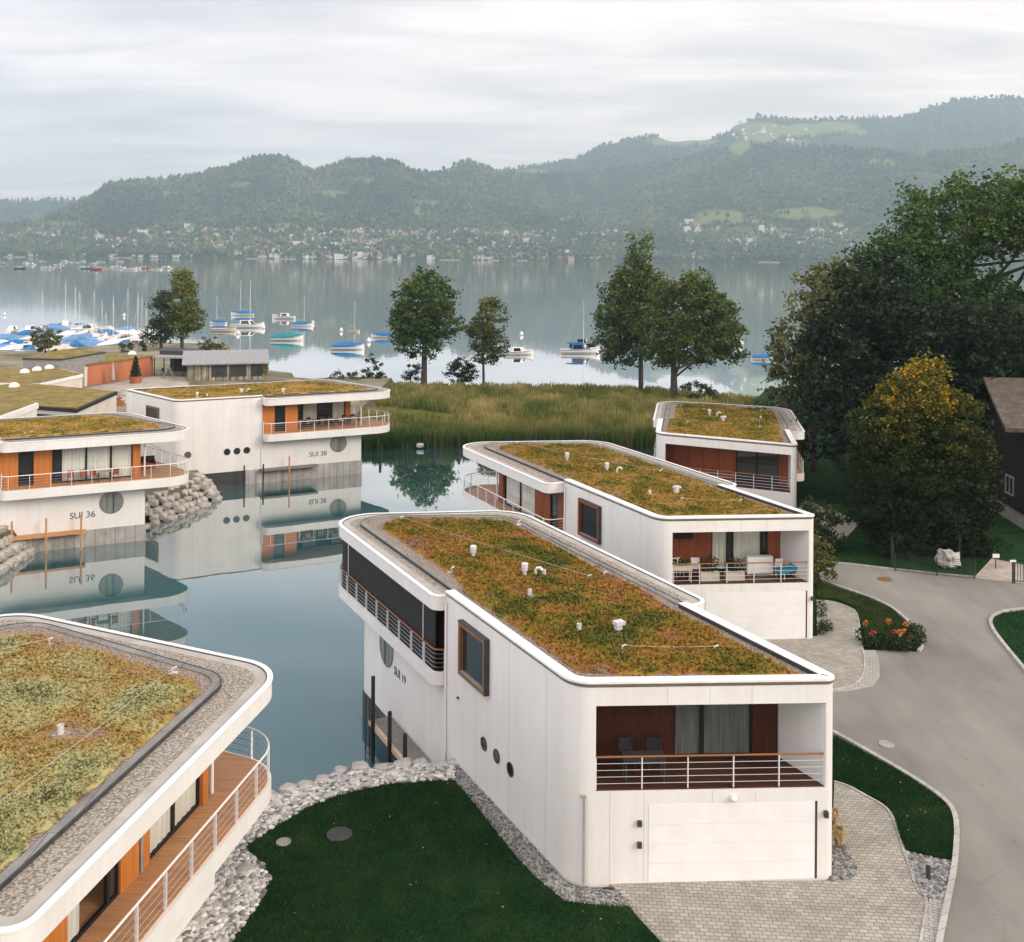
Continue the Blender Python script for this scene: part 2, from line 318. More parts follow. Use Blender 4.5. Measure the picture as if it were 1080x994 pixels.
def text(name,s,parent,origin,xdir,zdir,height,m,label=None,depth=.012):
    cu=bpy.data.curves.new(name,'FONT'); cu.body=s; cu.size=height*1.42; cu.extrude=depth; cu.align_x='LEFT'
    tmp=bpy.data.objects.new(name,cu); col.objects.link(tmp)
    dg=bpy.context.evaluated_depsgraph_get(); dg.update(); me=bpy.data.meshes.new_from_object(tmp.evaluated_get(dg)); bpy.data.objects.remove(tmp)
    me.materials.clear(); me.materials.append(M[m]); o=bpy.data.objects.new(name,me); col.objects.link(o)
    x=Vector(xdir).normalized(); z=Vector(zdir).normalized(); n=x.cross(z)
    me.transform(Matrix(((x.x,z.x,n.x,0),(x.y,z.y,n.y,0),(x.z,z.z,n.z,0),(0,0,0,1))))
    o.parent=parent; off=BASE.get(parent.name,Vector()); o.location=Vector(origin)-off
    if label: o['label']=label
    return o
# ------------------------------------------------------------------ boathouse-like lake houses
SED={
 'red':[(0,(.22,.155,.11)),(.13,(.22,.10,.042)),(.26,(.29,.14,.036)),(.40,(.275,.17,.034)),(.53,(.20,.155,.030)),(.66,(.13,.125,.026)),(.80,(.062,.075,.017)),(1,(.12,.125,.03))],
 'gold':[(0,(.24,.17,.085)),(.2,(.26,.145,.035)),(.36,(.255,.17,.034)),(.52,(.19,.15,.030)),(.68,(.125,.12,.024)),(.84,(.06,.078,.017)),(1,(.12,.125,.03))],
 'ochre':[(0,(.32,.24,.11)),(.2,(.36,.215,.06)),(.42,(.33,.22,.055)),(.62,(.24,.18,.045)),(.8,(.14,.125,.032)),(1,(.2,.18,.05))],
 'pale':[(0,(.30,.235,.18)),(.10,(.34,.21,.11)),(.20,(.31,.18,.06)),(.30,(.28,.195,.06)),(.42,(.35,.28,.11)),(.56,(.375,.34,.155)),(.70,(.35,.34,.175)),(.82,(.26,.27,.125)),(.92,(.15,.145,.055)),(1,(.11,.095,.03))],
}
for k,v in SED.items():
    M['sedum_'+k]=attr_mat('sedum_'+k,v,fine=.75,fscale=5.5,rough=.95,bump=.7,spec=.05)
    M['sedleaf_'+k]=attr_mat('sedum_leaves_'+k,v,rough=.9,spec=.05,trans=.15)
M['vent']=mat('vent_steel',[(.55,.55,.54),(.75,.75,.74)],scale=9,rough=.35,metal=.3)
M['cable']=mat('roof_cable',(.40,.39,.35),rough=.5)
class House:
    def __init__(s,nm,label,FA,d,side,W,sk,tAb,tBb,tAh,tBh,fA,fB,ovA,ovB,zg=2.4,zf=5.2,zcb=7.8,zc=8.33,zr=8.5,slab=.5,upst=0,base=1.15,rec=.14,
                 zlow=-.6,basemat='base',sed='red',sres=.1,front='loggia',nA=None,nB=None,seed=1,rA=1.8,rB=2.2,group='white lake houses with planted flat roofs',tufts=0,hwood=True,patch=1.0,bias=lambda t,q:0,recG=0,tG=3.4):
        s.__dict__.update(locals()); s.FA=Vector(FA); s.d=Vector(d).normalized(); s.n=Vector((s.d.y,-s.d.x))*side
        s.root=thing(nm,label,'house',(FA[0],FA[1],zg),group)
        FB=s.P(-sk,W); s.Lf=(FB-s.FA).length; s.e=(FB-s.FA).normalized(); s.ni=Vector((s.e.y,-s.e.x)); s.ni=s.ni if s.ni.dot(s.d)>0 else -s.ni
        s.build()
    def P(s,t,q): return s.FA+s.d*t+s.n*q
    def map(s,l): return [s.P(*p) for p in l]
    def hb(s,mb,t0,t1,q0,q1,z0,z1,mi=None): return mb.prism(s.map([(t0,q0),(t1,q0),(t1,q1),(t0,q1)]),z0,z1,mi)
    def fp(s,a,b): return s.FA+s.e*a+s.ni*b
    def fb(s,mb,a0,a1,b0,b1,z0,z1,mi=None): return mb.prism([s.fp(a0,b0),s.fp(a1,b0),s.fp(a1,b1),s.fp(a0,b1)],z0,z1,mi)
    def tf(s,q): return -s.sk*q/s.W
    def build(s):
        W,r=s.W,s.root
        low=rounded(s.map([(0,0),(s.tAh,0),(s.tBh,W),(-s.sk,W)]),[.95,.12,.12,.26],10)
        mb=MB(); mb.prism(low,max(s.base,0) if s.base else s.zlow,s.zf-s.slab if 0 else s.zf-.002)
        blk=rounded(s.map([(0,0),(s.tAb,0),(s.tBb,W),(-s.sk,W)]),[.95,0,0,.26],10)
        a0,a1=.72,s.Lf-.42; q0,q1=a0*W/s.Lf,a1*W/s.Lf; dep=2.3; s.a0,s.a1,s.dep=a0,a1,dep; s.q0,s.q1=q0,q1
        if s.front=='loggia':
            up=rounded(s.map([(0,0),(s.tAb,0),(s.tBb,W),(-s.sk,W),(s.tf(q1),q1),(s.tf(q1)+dep,q1),(s.tf(q0)+dep,q0),(s.tf(q0),q0)]),[.95,0,0,.26,0,0,0,0],10)
        else: up=blk
        mb.prism(up,s.zf-.002,s.zcb); mb.prism(blk,s.zcb,s.zr-.14)
        wall=mb.build('wall','white',r)
        # concrete base in the water and along the ground
        bs=rounded(s.map([(s.tAb-1.5,-.05),(s.tAh+.05,-.05),(s.tBh+.05,W+.05),(s.tBb-1.5,W+.05)]),[.1]*4,3)
        MB().prism(bs,s.zlow,s.base).build('water_base',s.basemat,r)
        gb=offset(low,.06); MB().prism(gb,s.zlow,s.base+.02).build('plinth','drk',r)
        # panel joints and downpipes
        j=MB()
        for a in (1.15,2.2,a1*.55,a1*.72):
            s.fb(j,a,a+.012,-.003,.02,s.zg+.05,s.zf-.05)
        for a in (2.9,4.2,5.5): s.fb(j,a,a+.012,-.003,.02,s.zcb+.03,s.zr-.12)
        for t in (1.6,4.2,6.8): s.hb(j,t,t+.012,-.003,.02,s.zg,s.zr-.12)
        j.build('panel_joint',mat('joint',(.42,.41,.40)) if 'joint' not in bpy.data.materials else bpy.data.materials['joint'],wall)
        p=MB(); q=s.P(s.tAb-.05,-.05); p.tube([(q.x,q.y,s.zg-1.0 if s.base<1.5 else s.zg),(q.x,q.y,s.zc-.2)],.05,8); p.build('downpipe','postw',r)
        s.canopy(blk)
        s.upper()
    def path(s,off=0,t_in=.0):
        "outer line of slab and canopy, from the block on side A round the lake end to side B"
        W=s.W
        pts=s.map([(s.tAb+.02,-.02),(s.tAb+.02,-s.ovA),(s.fA,-s.ovA),(s.fB,W+s.ovB),(s.tBb+.02,W+s.ovB),(s.tBb+.02,W+.02)])
        return rounded(pts,[0,min(.5,s.ovA*.9),s.rA,s.rB,min(.6,s.ovB*.9),0],10)
    def canopy(s,blk):
        W,r=s.W,s.root; O=s.path(); n=len(O)
        roof=MB().prism(O,s.zcb,s.zc).build('roof','white',r)
        s.roof=roof
        MB().strip(offset(O,-.03,False),offset(O,.14,False),s.zc+.002,s.zc+.045).build('canopy_rim','cap',roof)
        m=MB(); m.sheet(offset(O,.10),s.zc+.004); m.build('roof_membrane','membrane',roof)
        MB().strip(offset(O,.135,False),offset(O,.17,False),s.zc+.003,s.zc+.03).build('gutter_line','drk',roof)
        m=MB(); m.sheet(offset(O,.52),s.zc+.012); m.build('pebble_band','pebble',roof)
        # upstand between canopy and planted bed
        def bed(e1,e2): # e1: distance from block edge, e2: from canopy edge
            k=-s.sk/W
            A2=-s.ovA+e2; B2=W+s.ovB-e2
            aA=max(e1,A2); 
            return s.map([(e1,e1),(s.tAb+.1,e1),(s.tAb+1.2,aA if A2>e1 else max(A2,e1)),(s.fA-e2*1.05,aA),(s.fB-e2*1.15,min(B2,W-.2)),(s.tBb+1.2,min(B2,W-.2)),(s.tBb+.1,W-e1),(-s.sk+e1*1.2,W-e1)])
        g=rounded(bed(.36,1.15),[.4,0,0,1.2,1.2,0,0,.2],8)
        MB().prism(g,s.zc-.02,s.zr-.105).build('gravel_border','pebblebr',roof)
        gi=offset(g,.22); 
        pth=rounded(s.map([(s.tAb+.3,max(.36,-s.ovA+1.15)-.03),(s.fA-1.2,max(.36,-s.ovA+1.15)-.03),(s.fB-1.3,min(W+s.ovB-1.15,W-.2)+.03),(s.tBb+.3,min(W+s.ovB-1.15,W-.2)+.03)]),[0,1.2,1.2,0],9)
        MB().strip(offset(pth,-.24,False),offset(pth,.02,False),s.zc+.01,s.zr-.065).build('upstand','slab',roof)
        MB().strip(offset(pth,-.27,False),offset(pth,-.235,False),s.zc+.008,s.zr-.05).build('upstand_edge','drk',roof)
        # block parapet: white cap over a thin bronze line
        path=rounded(s.map([(s.tAb+.03,0),(0,0),(-s.sk,W),(s.tBb+.03,W)]),[0,.95,.26,0],10)
        par=MB().strip(offset(path,-.05,False),offset(path,.33,False),s.zr-.02,s.zr+.05).build('parapet','cap',roof)
        MB().strip(offset(path,-.028,False),offset(path,.30,False),s.zr-.1,s.zr-.02).build('parapet_edge','brownedge',roof)
        MB().strip(offset(path,.30,False),offset(path,.345,False),s.zr-.12,s.zr+.03).build('parapet_flashing','drk',roof)
        # sedum bed
        sp=[(p.x,p.y) for p in rounded(bed(.60,1.52),[.4,0,0,1.5,1.5,0,0,.3],8)]
        s.bedpoly=sp; s.sedum(sp,s.zr-.10)
    def hgt(s,x,y):
        v=Vector((x,y,s.seed*3.7)); big=noise.noise(v*.35); mid=noise.noise(v*1.1+Vector((5,0,0))); sm=noise.noise(v*2.6); fi=noise.noise(v*6.5)
        m=.5+.42*mid+.30*sm+.18*fi
        return m,big
    def sedum(s,poly,z0):
        res=s.sres; c=[(x,y) for x,y in poly]
        # work in the house frame
        loc=[((Vector(p)-s.FA).dot(s.d),(Vector(p)-s.FA).dot(s.n)) for p in c]
        t0,t1=min(a for a,b in loc),max(a for a,b in loc); u0,u1=min(b for a,b in loc),max(b for a,b in loc)
        nt_,nq=int((t1-t0)/res)+2,int((u1-u0)/res)+2; idx={}; mb=MB(); att=[]; s.pts=[]
        for i in range(nt_):
            for k in range(nq):
                t,q=t0+i*res,u0+k*res
                if not inside((t,q),loc): continue
                p=s.P(t,q); ed=edge_dist((t,q),loc); m,big=s.hgt(p.x,p.y)
                f=min(1,ed/.3)
                ragged=ed<.45 and noise.noise(Vector((p.x*1.7,p.y*1.7,9)))*.35+.12>ed
                h=-.03 if ragged else (.01+(.15 if s.sed!='pale' else .11)*max(0,m)*f)
                idx[i,k]=len(mb.v); mb.v.append(Vector((p.x,p.y,z0+h)))
                big2=noise.noise(Vector((p.x*.8,p.y*.8,s.seed+40)))
                kf=s.patch
                tint=max(0,min(1,.12 if ragged else .47+(m-.5)*.60*kf+big*(.42+.42*(1-kf))+big2*.34+s.bias(t,q)+random.uniform(-.06,.06)-(.12 if ed<.8 else 0)))
                att.append(tint); s.pts.append((p.x,p.y,z0+h,tint,ed))
        for (i,k),a in idx.items():
            b,c2,d=idx.get((i+1,k)),idx.get((i+1,k+1)),idx.get((i,k+1))
            if None not in(b,c2,d): mb.f.append([a,b,c2,d] if s.side<0 else [a,d,c2,b]); mb.mi.append(0)
        bed=mb.build('sedum_bed','sedum_'+s.sed,s.roof,smooth=True,att=att); s.bed=bed
        bed['kind']='stuff'
        if s.tufts:
            rnd=random.Random(s.seed); mb=MB(); att=[]
            cand=[p for p in s.pts if p[4]>.2]
            for _ in range(s.tufts):
                x,y,z,tn,ed=rnd.choice(cand)
                for _k in range(rnd.choice((3,4,5))):
                    px,py=x+rnd.gauss(0,.06),y+rnd.gauss(0,.06); a=rnd.uniform(0,6.28); l=rnd.uniform(.03,.075); hh=(rnd.uniform(.02,.09) if tn>.3 else rnd.uniform(.01,.04))*(.55 if s.sed=='pale' else 1)
                    dx,dy=math.cos(a)*l,math.sin(a)*l; wx,wy=-dy*.55,dx*.55
                    mb.add([(px-wx,py-wy,z-.01),(px+wx,py+wy,z-.01),(px+dx+wx,py+dy+wy,z+hh),(px+dx-wx,py+dy-wy,z+hh)],[(0,1,2,3)])
                    att.append(max(0,min(1,tn+rnd.uniform(-.15,.15))))
            o=mb.build('sedum_leaves','sedleaf_'+s.sed,s.roof,att=att); o['kind']='stuff'
    def ztop(s,t,q): return s.zr-.06
    def vents(s,lst):
        for t,q,k in lst:
            p=s.P(t,q); z=s.zr-.08; mb=MB()
            if k=='mush': mb.lathe((p.x,p.y,z),[(.13,-.02),(.13,.02),(.075,.03),(.075,.24),(.125,.25),(.13,.33),(.085,.335),(.085,.38),(.14,.385),(.14,.53),(.11,.56),(.0,.57)],n=14)
            elif k=='box': mb.box((p.x,p.y,z+.16),(.22,.2,.32),.5); mb.box((p.x+.03,p.y,z+.37),(.36,.30,.12),.5)
            elif k=='elbow': mb.tube([(p.x,p.y,z-.02),(p.x,p.y,z+.25),(p.x+.06,p.y-.02,z+.36),(p.x+.18,p.y-.05,z+.38),(p.x+.27,p.y-.08,z+.28)],.065,10)
            elif k=='pipe': mb.lathe((p.x,p.y,z),[(.085,-.02),(.085,.3),(.06,.3),(.06,.2)],n=12)
            elif k=='anchor': mb.tube([(p.x,p.y,z-.02),(p.x,p.y,z+.16)],.025,8); mb.tube([(p.x,p.y,z+.16),(p.x+.13,p.y-.02,z+.22)],.03,6); mb.box((p.x,p.y,z+.01),(.3,.18,.04),.3)
            mb.build({'mush':'roof_vent','box':'roof_vent','elbow':'roof_vent','pipe':'roof_vent','anchor':'cable_anchor'}[k],'vent',s.roof,smooth=False)
            if k in('mush','pipe'):
                MB().lathe((p.x,p.y,z-.005),[(.27,0),(.25,.05),(.2,.06)],n=12).build('gravel_collar','pebble',s.roof)
    def cable(s,a,b,sag=.05,z=.18):
        A=s.P(*a); B=s.P(*b); zz=s.zr-.08+z
        MB().tube([(A.x,A.y,zz),((A.x+B.x)/2,(A.y+B.y)/2,zz-sag),(B.x,B.y,zz)],.009,5).build('safety_cable','cable',s.roof)
    def run(s,p0,p1,outn,zb,zt,pat,wood='orange',parent=None):
        "timber panels, doors and windows along a line; outn points outdoors"
        r=parent or s.root; p0,p1=Vector(p0[:2]),Vector(p1[:2]); Lg=(p1-p0).length; e=(p1-p0)/Lg; o=Vector(outn).normalized(); tot=sum(w_ for k,w_ in pat); a=0
        def bx(mb,x0,x1,y0,y1,z0,z1,mi=None): return mb.prism([p0+e*x0-o*y0,p0+e*x1-o*y0,p0+e*x1-o*y1,p0+e*x0-o*y1],z0,z1,mi)
        for k,w_ in pat:
            b=a+w_*Lg/tot
            if k in('wood','post'):
                bx(MB(),a+.005,b-.005,-.06 if k=='wood' else -.12,.08,zb,zt).build('timber_panel' if k=='wood' else 'timber_post',wood,r)
            elif k=='pipe':
                q=p0+e*(a+b)/2+o*.06; MB().tube([(q.x,q.y,zb),(q.x,q.y,zt)],.05,8).build('downpipe','galv',r); bx(MB(),a,b,0,.06,zb,zt).build('timber_panel',wood,r)
            else:
                fr=MB(); f=.07
                bx(fr,a,b,0,.1,zt-f,zt); bx(fr,a,b,0,.1,zb,zb+.09); bx(fr,a,a+f,0,.1,zb+.09,zt-f); bx(fr,b-f,b,0,.1,zb+.09,zt-f)
                win=fr.build('glass_door' if k=='door' else 'window','black',r)
                bx(MB(),a+f,b-f,.04,.055,zb+.09,zt-f).build('pane','dglass' if k in('door','dark') else 'glass',win)
                if k in('glass','half'):
                    c0,c1=(a+f,b-f) if k=='glass' else (a+f,(a+b)/2-.2)
                    k2=max(8,int((c1-c0)/.07)); L1=[];L2=[]
                    for i in range(k2+1):
                        x=c0+(c1-c0)*i/k2; y=.078+.016*math.sin(i*1.7)+.006*math.sin(i*.9)
                        L1.append(p0+e*x-o*y); L2.append(p0+e*x-o*(y+.008))
                    MB().strip(L1,L2,zb+.05,zt-.03).build('curtain','curtain',win)
            a=b
    def railing(s,path,z,spacing=1.35,h=1.0,wood=True,parent=None,slabz=.45,ends=True,inset=.03):
        r=parent or s.root; P=[Vector(p) for p in path]; cum=[0]
        for a,b in zip(P,P[1:]): cum.append(cum[-1]+(b-a).length)
        Lt=cum[-1]
        def pt(x):
            for i in range(len(P)-1):
                if x<=cum[i+1]+1e-6:
                    f=(x-cum[i])/max(cum[i+1]-cum[i],1e-6); return P[i].lerp(P[i+1],f),(P[i+1]-P[i]).normalized()
            return P[-1],(P[-1]-P[-2]).normalized()
        mb=MB()
        for k in range(4): mb.tube([(p.x,p.y,z+.17+k*(h-.17)/4) for p in P],.0105,5)
        rail=mb.build('railing','steel',r)
        MB().tube([(p.x,p.y,z+h) for p in P],.032,8).build('handrail','handrail' if wood else 'postw',rail)
        n=max(1,round(Lt/spacing))
        for k in range(n+1):
            x=Lt*k/n
            if not ends and k in(0,n): continue
            p,t=pt(x); MB().box((p.x,p.y,z+(h-slabz*.6)/2-.02),(.03,.085,h+slabz*.6),math.atan2(t.y,t.x)).build('rail_post','postw',rail)
        return rail
    def upper(s):
        W,r=s.W,s.root; O=s.path()
        sl=MB().prism(O,s.zf-s.slab,s.zf+.04).build('balcony','white',r); s.slabobj=sl
        Oi=offset(O,.10)
        if s.upst: MB().strip(O,offset(O,.12,False),s.zf+.039,s.zf+s.upst).build('balcony_edge','white',sl)
        Oi=offset(O,.13 if s.upst else .10); MB().prism(Oi,s.zf+.03,s.zf+.075).build('deck','deck' if s.wood!='redwood_dark' else 'deckdrk',sl)
        zd=s.zf+.075; rc=s.rec; z1=s.zcb-.001
        a0=s.P(s.tAb,rc); a1=s.P(s.tAh-.5,rc); b1=s.P(s.tBh-.5,W-rc); b0=s.P(s.tBb,W-rc)
        tj=s.tAb+s.tG
        cp=[a0,a1,b1,b0] if not s.recG else [a0,s.P(tj,rc),s.P(tj,s.recG),s.P(s.tAh-.5,s.recG),b1,b0]
        core=offset(cp,.75); MB().prism(core,zd,z1).build('interior','interior',r)
        PA=[('wood',1.2),('door',1.0),('wood',1.2),('dark',.6),('glass',1.7),('glass',1.7),('glass',1.5),('post',.45)]
        if not s.recG: s.run(a0,a1,-s.n,zd,z1,s.nA or PA,s.wood)
        else:
            s.run(a0,s.P(tj,rc),-s.n,zd,z1,PA[:3],s.wood); s.run(s.P(tj,rc+.05),s.P(tj,s.recG),s.d,zd,z1,[('wood',1)],s.wood); s.run(s.P(tj,s.recG),s.P(s.tAh-.5,s.recG),-s.n,zd,z1,[('dark',1.2),('glass',1.6),('dark',1.5),('glass',1.4),('post',.5)],s.wood)
        s.run(b0,b1,s.n,zd,z1,s.nB or PA,s.wood)
        s.run(s.P(s.tAh-.5,max(rc,s.recG)),b1,s.d,zd,z1,[('post',.4),('dark',1.6),('dark',1.6),('post',.3),('dark',1.6),('post',.4)],s.wood)
        # pole at the hull corner carrying the canopy
        for t,q in((s.tAh-.1,-.0+.1),(s.tBh-.1,W-.1)):
            p=s.P(t,q); MB().tube([(p.x,p.y,zd),(p.x,p.y,z1)],.06,8).build('canopy_pole','postw',r)
        # railing round the lake end, following slab edge
        rp=offset(O,.09,False); s.railing(rp,s.zf+max(.05,s.upst),1.35,.98-s.upst*.6,wood=s.hwood)
    def loggia(s,pat,wood='redwood',deck='deckdrk'):
        r=s.root; zd=s.zf+.03
        d0=s.map([(s.tf(s.q0)+.06,s.q0+.0),(s.tf(s.q1)+.06,s.q1),(s.tf(s.q1)+s.dep,s.q1),(s.tf(s.q0)+s.dep,s.q0)])
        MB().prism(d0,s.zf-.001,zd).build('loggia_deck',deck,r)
        p0=s.P(s.tf(s.q0)+s.dep-.12,s.q0); p1=s.P(s.tf(s.q1)+s.dep-.12,s.q1)
        s.run(p0,p1,-s.ni,zd,s.zcb-.01,pat,wood)
        s.railing([s.fp(s.a0+.02,.10),s.fp(s.a1-.02,.10)],s.zf+.02,1.36,.98,slabz=.05)
    def garage(s,a,b,zt,lights=True,slot=True):
        mb=MB(); s.fb(mb,a,b,-.012,.03,s.zg+.03,zt); g=mb.build('garage_door','door',s.root)
        fr=MB(); 
        s.fb(fr,b,b+.08,-.004,.02,s.zg+.03,zt+.02); fr.build('door_reveal','drk',g); fr=MB(); s.fb(fr,a-.02,a,-.004,.02,s.zg+.03,zt+.02); s.fb(fr,a,b,-.004,.02,zt,zt+.02); fr.build('door_joint','seam',g)
        jm=MB()
        for k in range(1,4):
            z=s.zg+(zt-s.zg)*k/4; s.fb(jm,a+.02,b-.02,-.016,.0,z-.006,z+.006)
        jm.build('door_seam','seam',g)
        for x in(b+.33,):
            m=MB(); s.fb(m,x-.06,x+.06,-.14,0,zt-.45,zt-.27); m.build('wall_lamp','drk',s.root)
    def square_window(s,t0,t1,z0,z1,frame='brownframe'):
        mb=MB(); o=.20; f=.14
        s.hb(mb,t0,t1,-o,.02,z1-f,z1); s.hb(mb,t0,t1,-o,.02,z0,z0+f); s.hb(mb,t0,t0+f,-o,.02,z0+f,z1-f); s.hb(mb,t1-f,t1,-o,.02,z0+f,z1-f)
        w_=mb.build('window',frame,s.root)
        c=MB(); s.hb(c,t0-.02,t1+.02,-o-.02,-.0,z1,z1+.03); s.hb(c,t0-.025,t0-.002,-o-.01,-.0,z0,z1); c.build('window_cover','drk',w_)
        b=MB(); s.hb(b,t0+f,t1-f,-.05,-.03,z0+f,z1-f); b.build('pane','dglass',w_)
        b=MB(); s.hb(b,t0+f,t1-f,-o+.01,-.05,z0+f,z0+f+.012); b.build('sill','galv',w_)
    def porthole(s,t,z,r,name='porthole'):
        p=s.P(t,0); ax=(-s.n.x,-s.n.y,0)
        fr=MB().lathe((p.x,p.y,z),[(r+.035,0),(r+.035,.035),(r,.035),(r-.01,.0)],ax,28).build(name,'brownedge' if r>.5 else 'drk',s.root)
        MB().lathe((p.x,p.y,z),[(r-.005,0),(r-.005,.018)],ax,28).build('pane','greyglass' if r>.5 else 'dglass',fr)
        if r>.5:
            m=MB(); x=s.d; 
            m.prism([p+x*.12-s.n*.02,p+x*.18-s.n*.02,p+x*.18-s.n*.04,p+x*.12-s.n*.04],z-r*.95,z+r*.95); m.build('mullion','drk',fr)
    def lettering(s,txt,t,z,h):
        # reads from left to right for someone facing wall A
        xd=s.d*(-s.side) if s.side>0 else s.d
        p=s.P(t,-.006); return text('lettering',txt,s.root,(p.x,p.y,z),(xd.x,xd.y,0),(0,0,1),h,'letter')
M['door']=mat('garage_door_white',[(.74,.735,.73),(.80,.795,.79)],scale=1.2,rough=.4,spec=.4)
M['seam']=mat('door_seam_grey',(.62,.615,.61))
M['letter']=mat('letter_grey',(.06,.06,.062),rough=.5)
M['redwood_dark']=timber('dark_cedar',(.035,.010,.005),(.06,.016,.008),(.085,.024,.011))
# ------------------------------------------------------------------ ground, water, roads
def water_mat():
    m=bpy.data.materials.new('lake_water'); m.use_nodes=True; t=m.node_tree; t.nodes.clear(); o=N(t,'ShaderNodeOutputMaterial')
    g=N(t,'ShaderNodeBsdfGlossy');  g.inputs[0].default_value=(1,1,1,1)
    pc=N(t,'ShaderNodeTexCoord'); sy=N(t,'ShaderNodeSeparateXYZ'); t.links.new(pc.outputs['Object'],sy.inputs[0]); mr_=N(t,'ShaderNodeMapRange'); mr_.inputs['From Min'].default_value=170; mr_.inputs['From Max'].default_value=420; mr_.inputs['To Min'].default_value=.02; mr_.inputs['To Max'].default_value=.06; t.links.new(sy.outputs['Y'],mr_.inputs['Value']); t.links.new(mr_.outputs[0],g.inputs['Roughness'])
    d=N(t,'ShaderNodeBsdfDiffuse'); d.inputs[0].default_value=(.030,.095,.105,1)
    c=N(t,'ShaderNodeTexCoord'); mp_=N(t,'ShaderNodeMapping'); mp_.inputs['Scale'].default_value=(1,.45,1); t.links.new(c.outputs['Object'],mp_.inputs[0])
    n=N(t,'ShaderNodeTexNoise',i_Scale=.5,i_Detail=2.0,i_Roughness=.5); t.links.new(mp_.outputs[0],n.inputs['Vector'])
    b=N(t,'ShaderNodeBump'); b.inputs['Strength'].default_value=.018; b.inputs['Distance'].default_value=.25; t.links.new(n.outputs['Fac'],b.inputs['Height'])
    t.links.new(b.outputs[0],g.inputs['Normal'])
    lw=N(t,'ShaderNodeLayerWeight'); lw.inputs['Blend'].default_value=.5       # Facing = 1-cos(angle)
    r=ramp(t,[(0,(.03,)*3),(.40,(.08,)*3),(.58,(.19,)*3),(.68,(.34,)*3),(.76,(.60,)*3),(.84,(.90,)*3),(.90,(1,)*3),(1,(1,)*3)]); t.links.new(lw.outputs['Facing'],r.inputs[0])
    x=N(t,'ShaderNodeMixShader'); t.links.new(r.outputs[0],x.inputs[0]); t.links.new(d.outputs[0],x.inputs[1]); t.links.new(g.outputs[0],x.inputs[2]); t.links.new(x.outputs[0],o.inputs[0])
    return m
M['water']=water_mat()
M['lawn']=mat('lawn_soil',[(.009,.033,.012),(.015,.047,.015),(.026,.060,.019)],scale=.9,rough=.95,bump=.8,bscale=30,contrast=(.3,.7),spec=.05)
M['blades']=attr_mat('grass_blades',[(0,(.008,.030,.011)),(.5,(.016,.050,.016)),(.85,(.034,.074,.022)),(1,(.10,.10,.03))],rough=.9,spec=.05,trans=.2)
M['meadow']=mat('meadow',[(.06,.085,.02),(.13,.13,.035),(.19,.165,.055)],scale=.35,rough=.95,bump=.8,bscale=8,spec=.05,contrast=(.3,.7))
M['asphalt']=mat('asphalt',[(.165,.158,.143),(.222,.213,.192),(.262,.252,.228)],scale=.22,rough=.9,bump=.25,bscale=60,detail=9,stretch=(1,.6,1),contrast=(.3,.72),spec=.15)
def crackroad(m):
    t=m.node_tree; p=t.nodes['Principled BSDF']; src=p.inputs['Base Color'].links[0].from_socket; c=N(t,'ShaderNodeTexCoord')
    nz=N(t,'ShaderNodeTexNoise',i_Scale=.7,i_Detail=4.0); t.links.new(c.outputs['Object'],nz.inputs['Vector'])
    ad_=N(t,'ShaderNodeMix',data_type='RGBA'); ad_.inputs[0].default_value=.22; t.links.new(c.outputs['Object'],ad_.inputs[6]); t.links.new(nz.outputs['Color'],ad_.inputs[7])
    v=N(t,'ShaderNodeTexVoronoi',feature='DISTANCE_TO_EDGE',i_Scale=.42); t.links.new(ad_.outputs[2],v.inputs['Vector'])
    r=ramp(t,[(0,(.8,)*3),(.004,(.9,)*3),(.009,(1,)*3)]); t.links.new(v.outputs['Distance'],r.inputs[0])
    n2_=N(t,'ShaderNodeTexNoise',i_Scale=.16,i_Detail=2.0); t.links.new(c.outputs['Object'],n2_.inputs['Vector']); mk_=ramp(t,[(.5,(0,)*3),(.62,(.75,)*3)]); t.links.new(n2_.outputs['Fac'],mk_.inputs[0])
    x=N(t,'ShaderNodeMix',data_type='RGBA',blend_type='MULTIPLY'); t.links.new(mk_.outputs[0],x.inputs[0]); t.links.new(src,x.inputs[6]); t.links.new(r.outputs[0],x.inputs[7])
    q=N(t,'ShaderNodeMapping'); q.inputs['Scale'].default_value=(1.6,.10,1); q.inputs['Rotation'].default_value=(0,0,R(-12)); t.links.new(c.outputs['Object'],q.inputs[0]); n3=N(t,'ShaderNodeTexNoise',i_Scale=.8,i_Detail=6.0); t.links.new(q.outputs[0],n3.inputs['Vector'])
    r3=ramp(t,[(.35,(.95,.95,.955)),(.6,(1.02,1.02,1.01))]); t.links.new(n3.outputs['Fac'],r3.inputs[0]); y=N(t,'ShaderNodeMix',data_type='RGBA',blend_type='MULTIPLY'); y.inputs[0].default_value=1; t.links.new(x.outputs[2],y.inputs[6]); t.links.new(r3.outputs[0],y.inputs[7])
    vp=N(t,'ShaderNodeTexVoronoi',i_Scale=.22); t.links.new(c.outputs['Object'],vp.inputs['Vector']); hs=ramp(t,[(0,(.975,)*3),(.5,(1,1,1)),(1,(1.02,)*3)]); sp_=N(t,'ShaderNodeSeparateColor'); t.links.new(vp.outputs['Color'],sp_.inputs[0]); t.links.new(sp_.outputs[0],hs.inputs[0])
    t.links.new(y.outputs[2],p.inputs['Base Color'])
crackroad(M['asphalt'])
M['asphaltwet']=mat('damp_asphalt',[(.13,.127,.118),(.19,.183,.168)],scale=.5,rough=.85)
M['paving']=brick('driveway_pavers',(.30,.28,.235),(.40,.375,.32),(.17,.157,.135),1,rot=R(4),bw=.25,rh=.16,ms=.012,bump=.5,noisy=.22)
M['setts']=brick('kerb_setts',(.34,.33,.30),(.43,.415,.385),(.19,.18,.16),1,rot=R(20),bw=.28,rh=.14,ms=.014,bump=.5,noisy=.2)
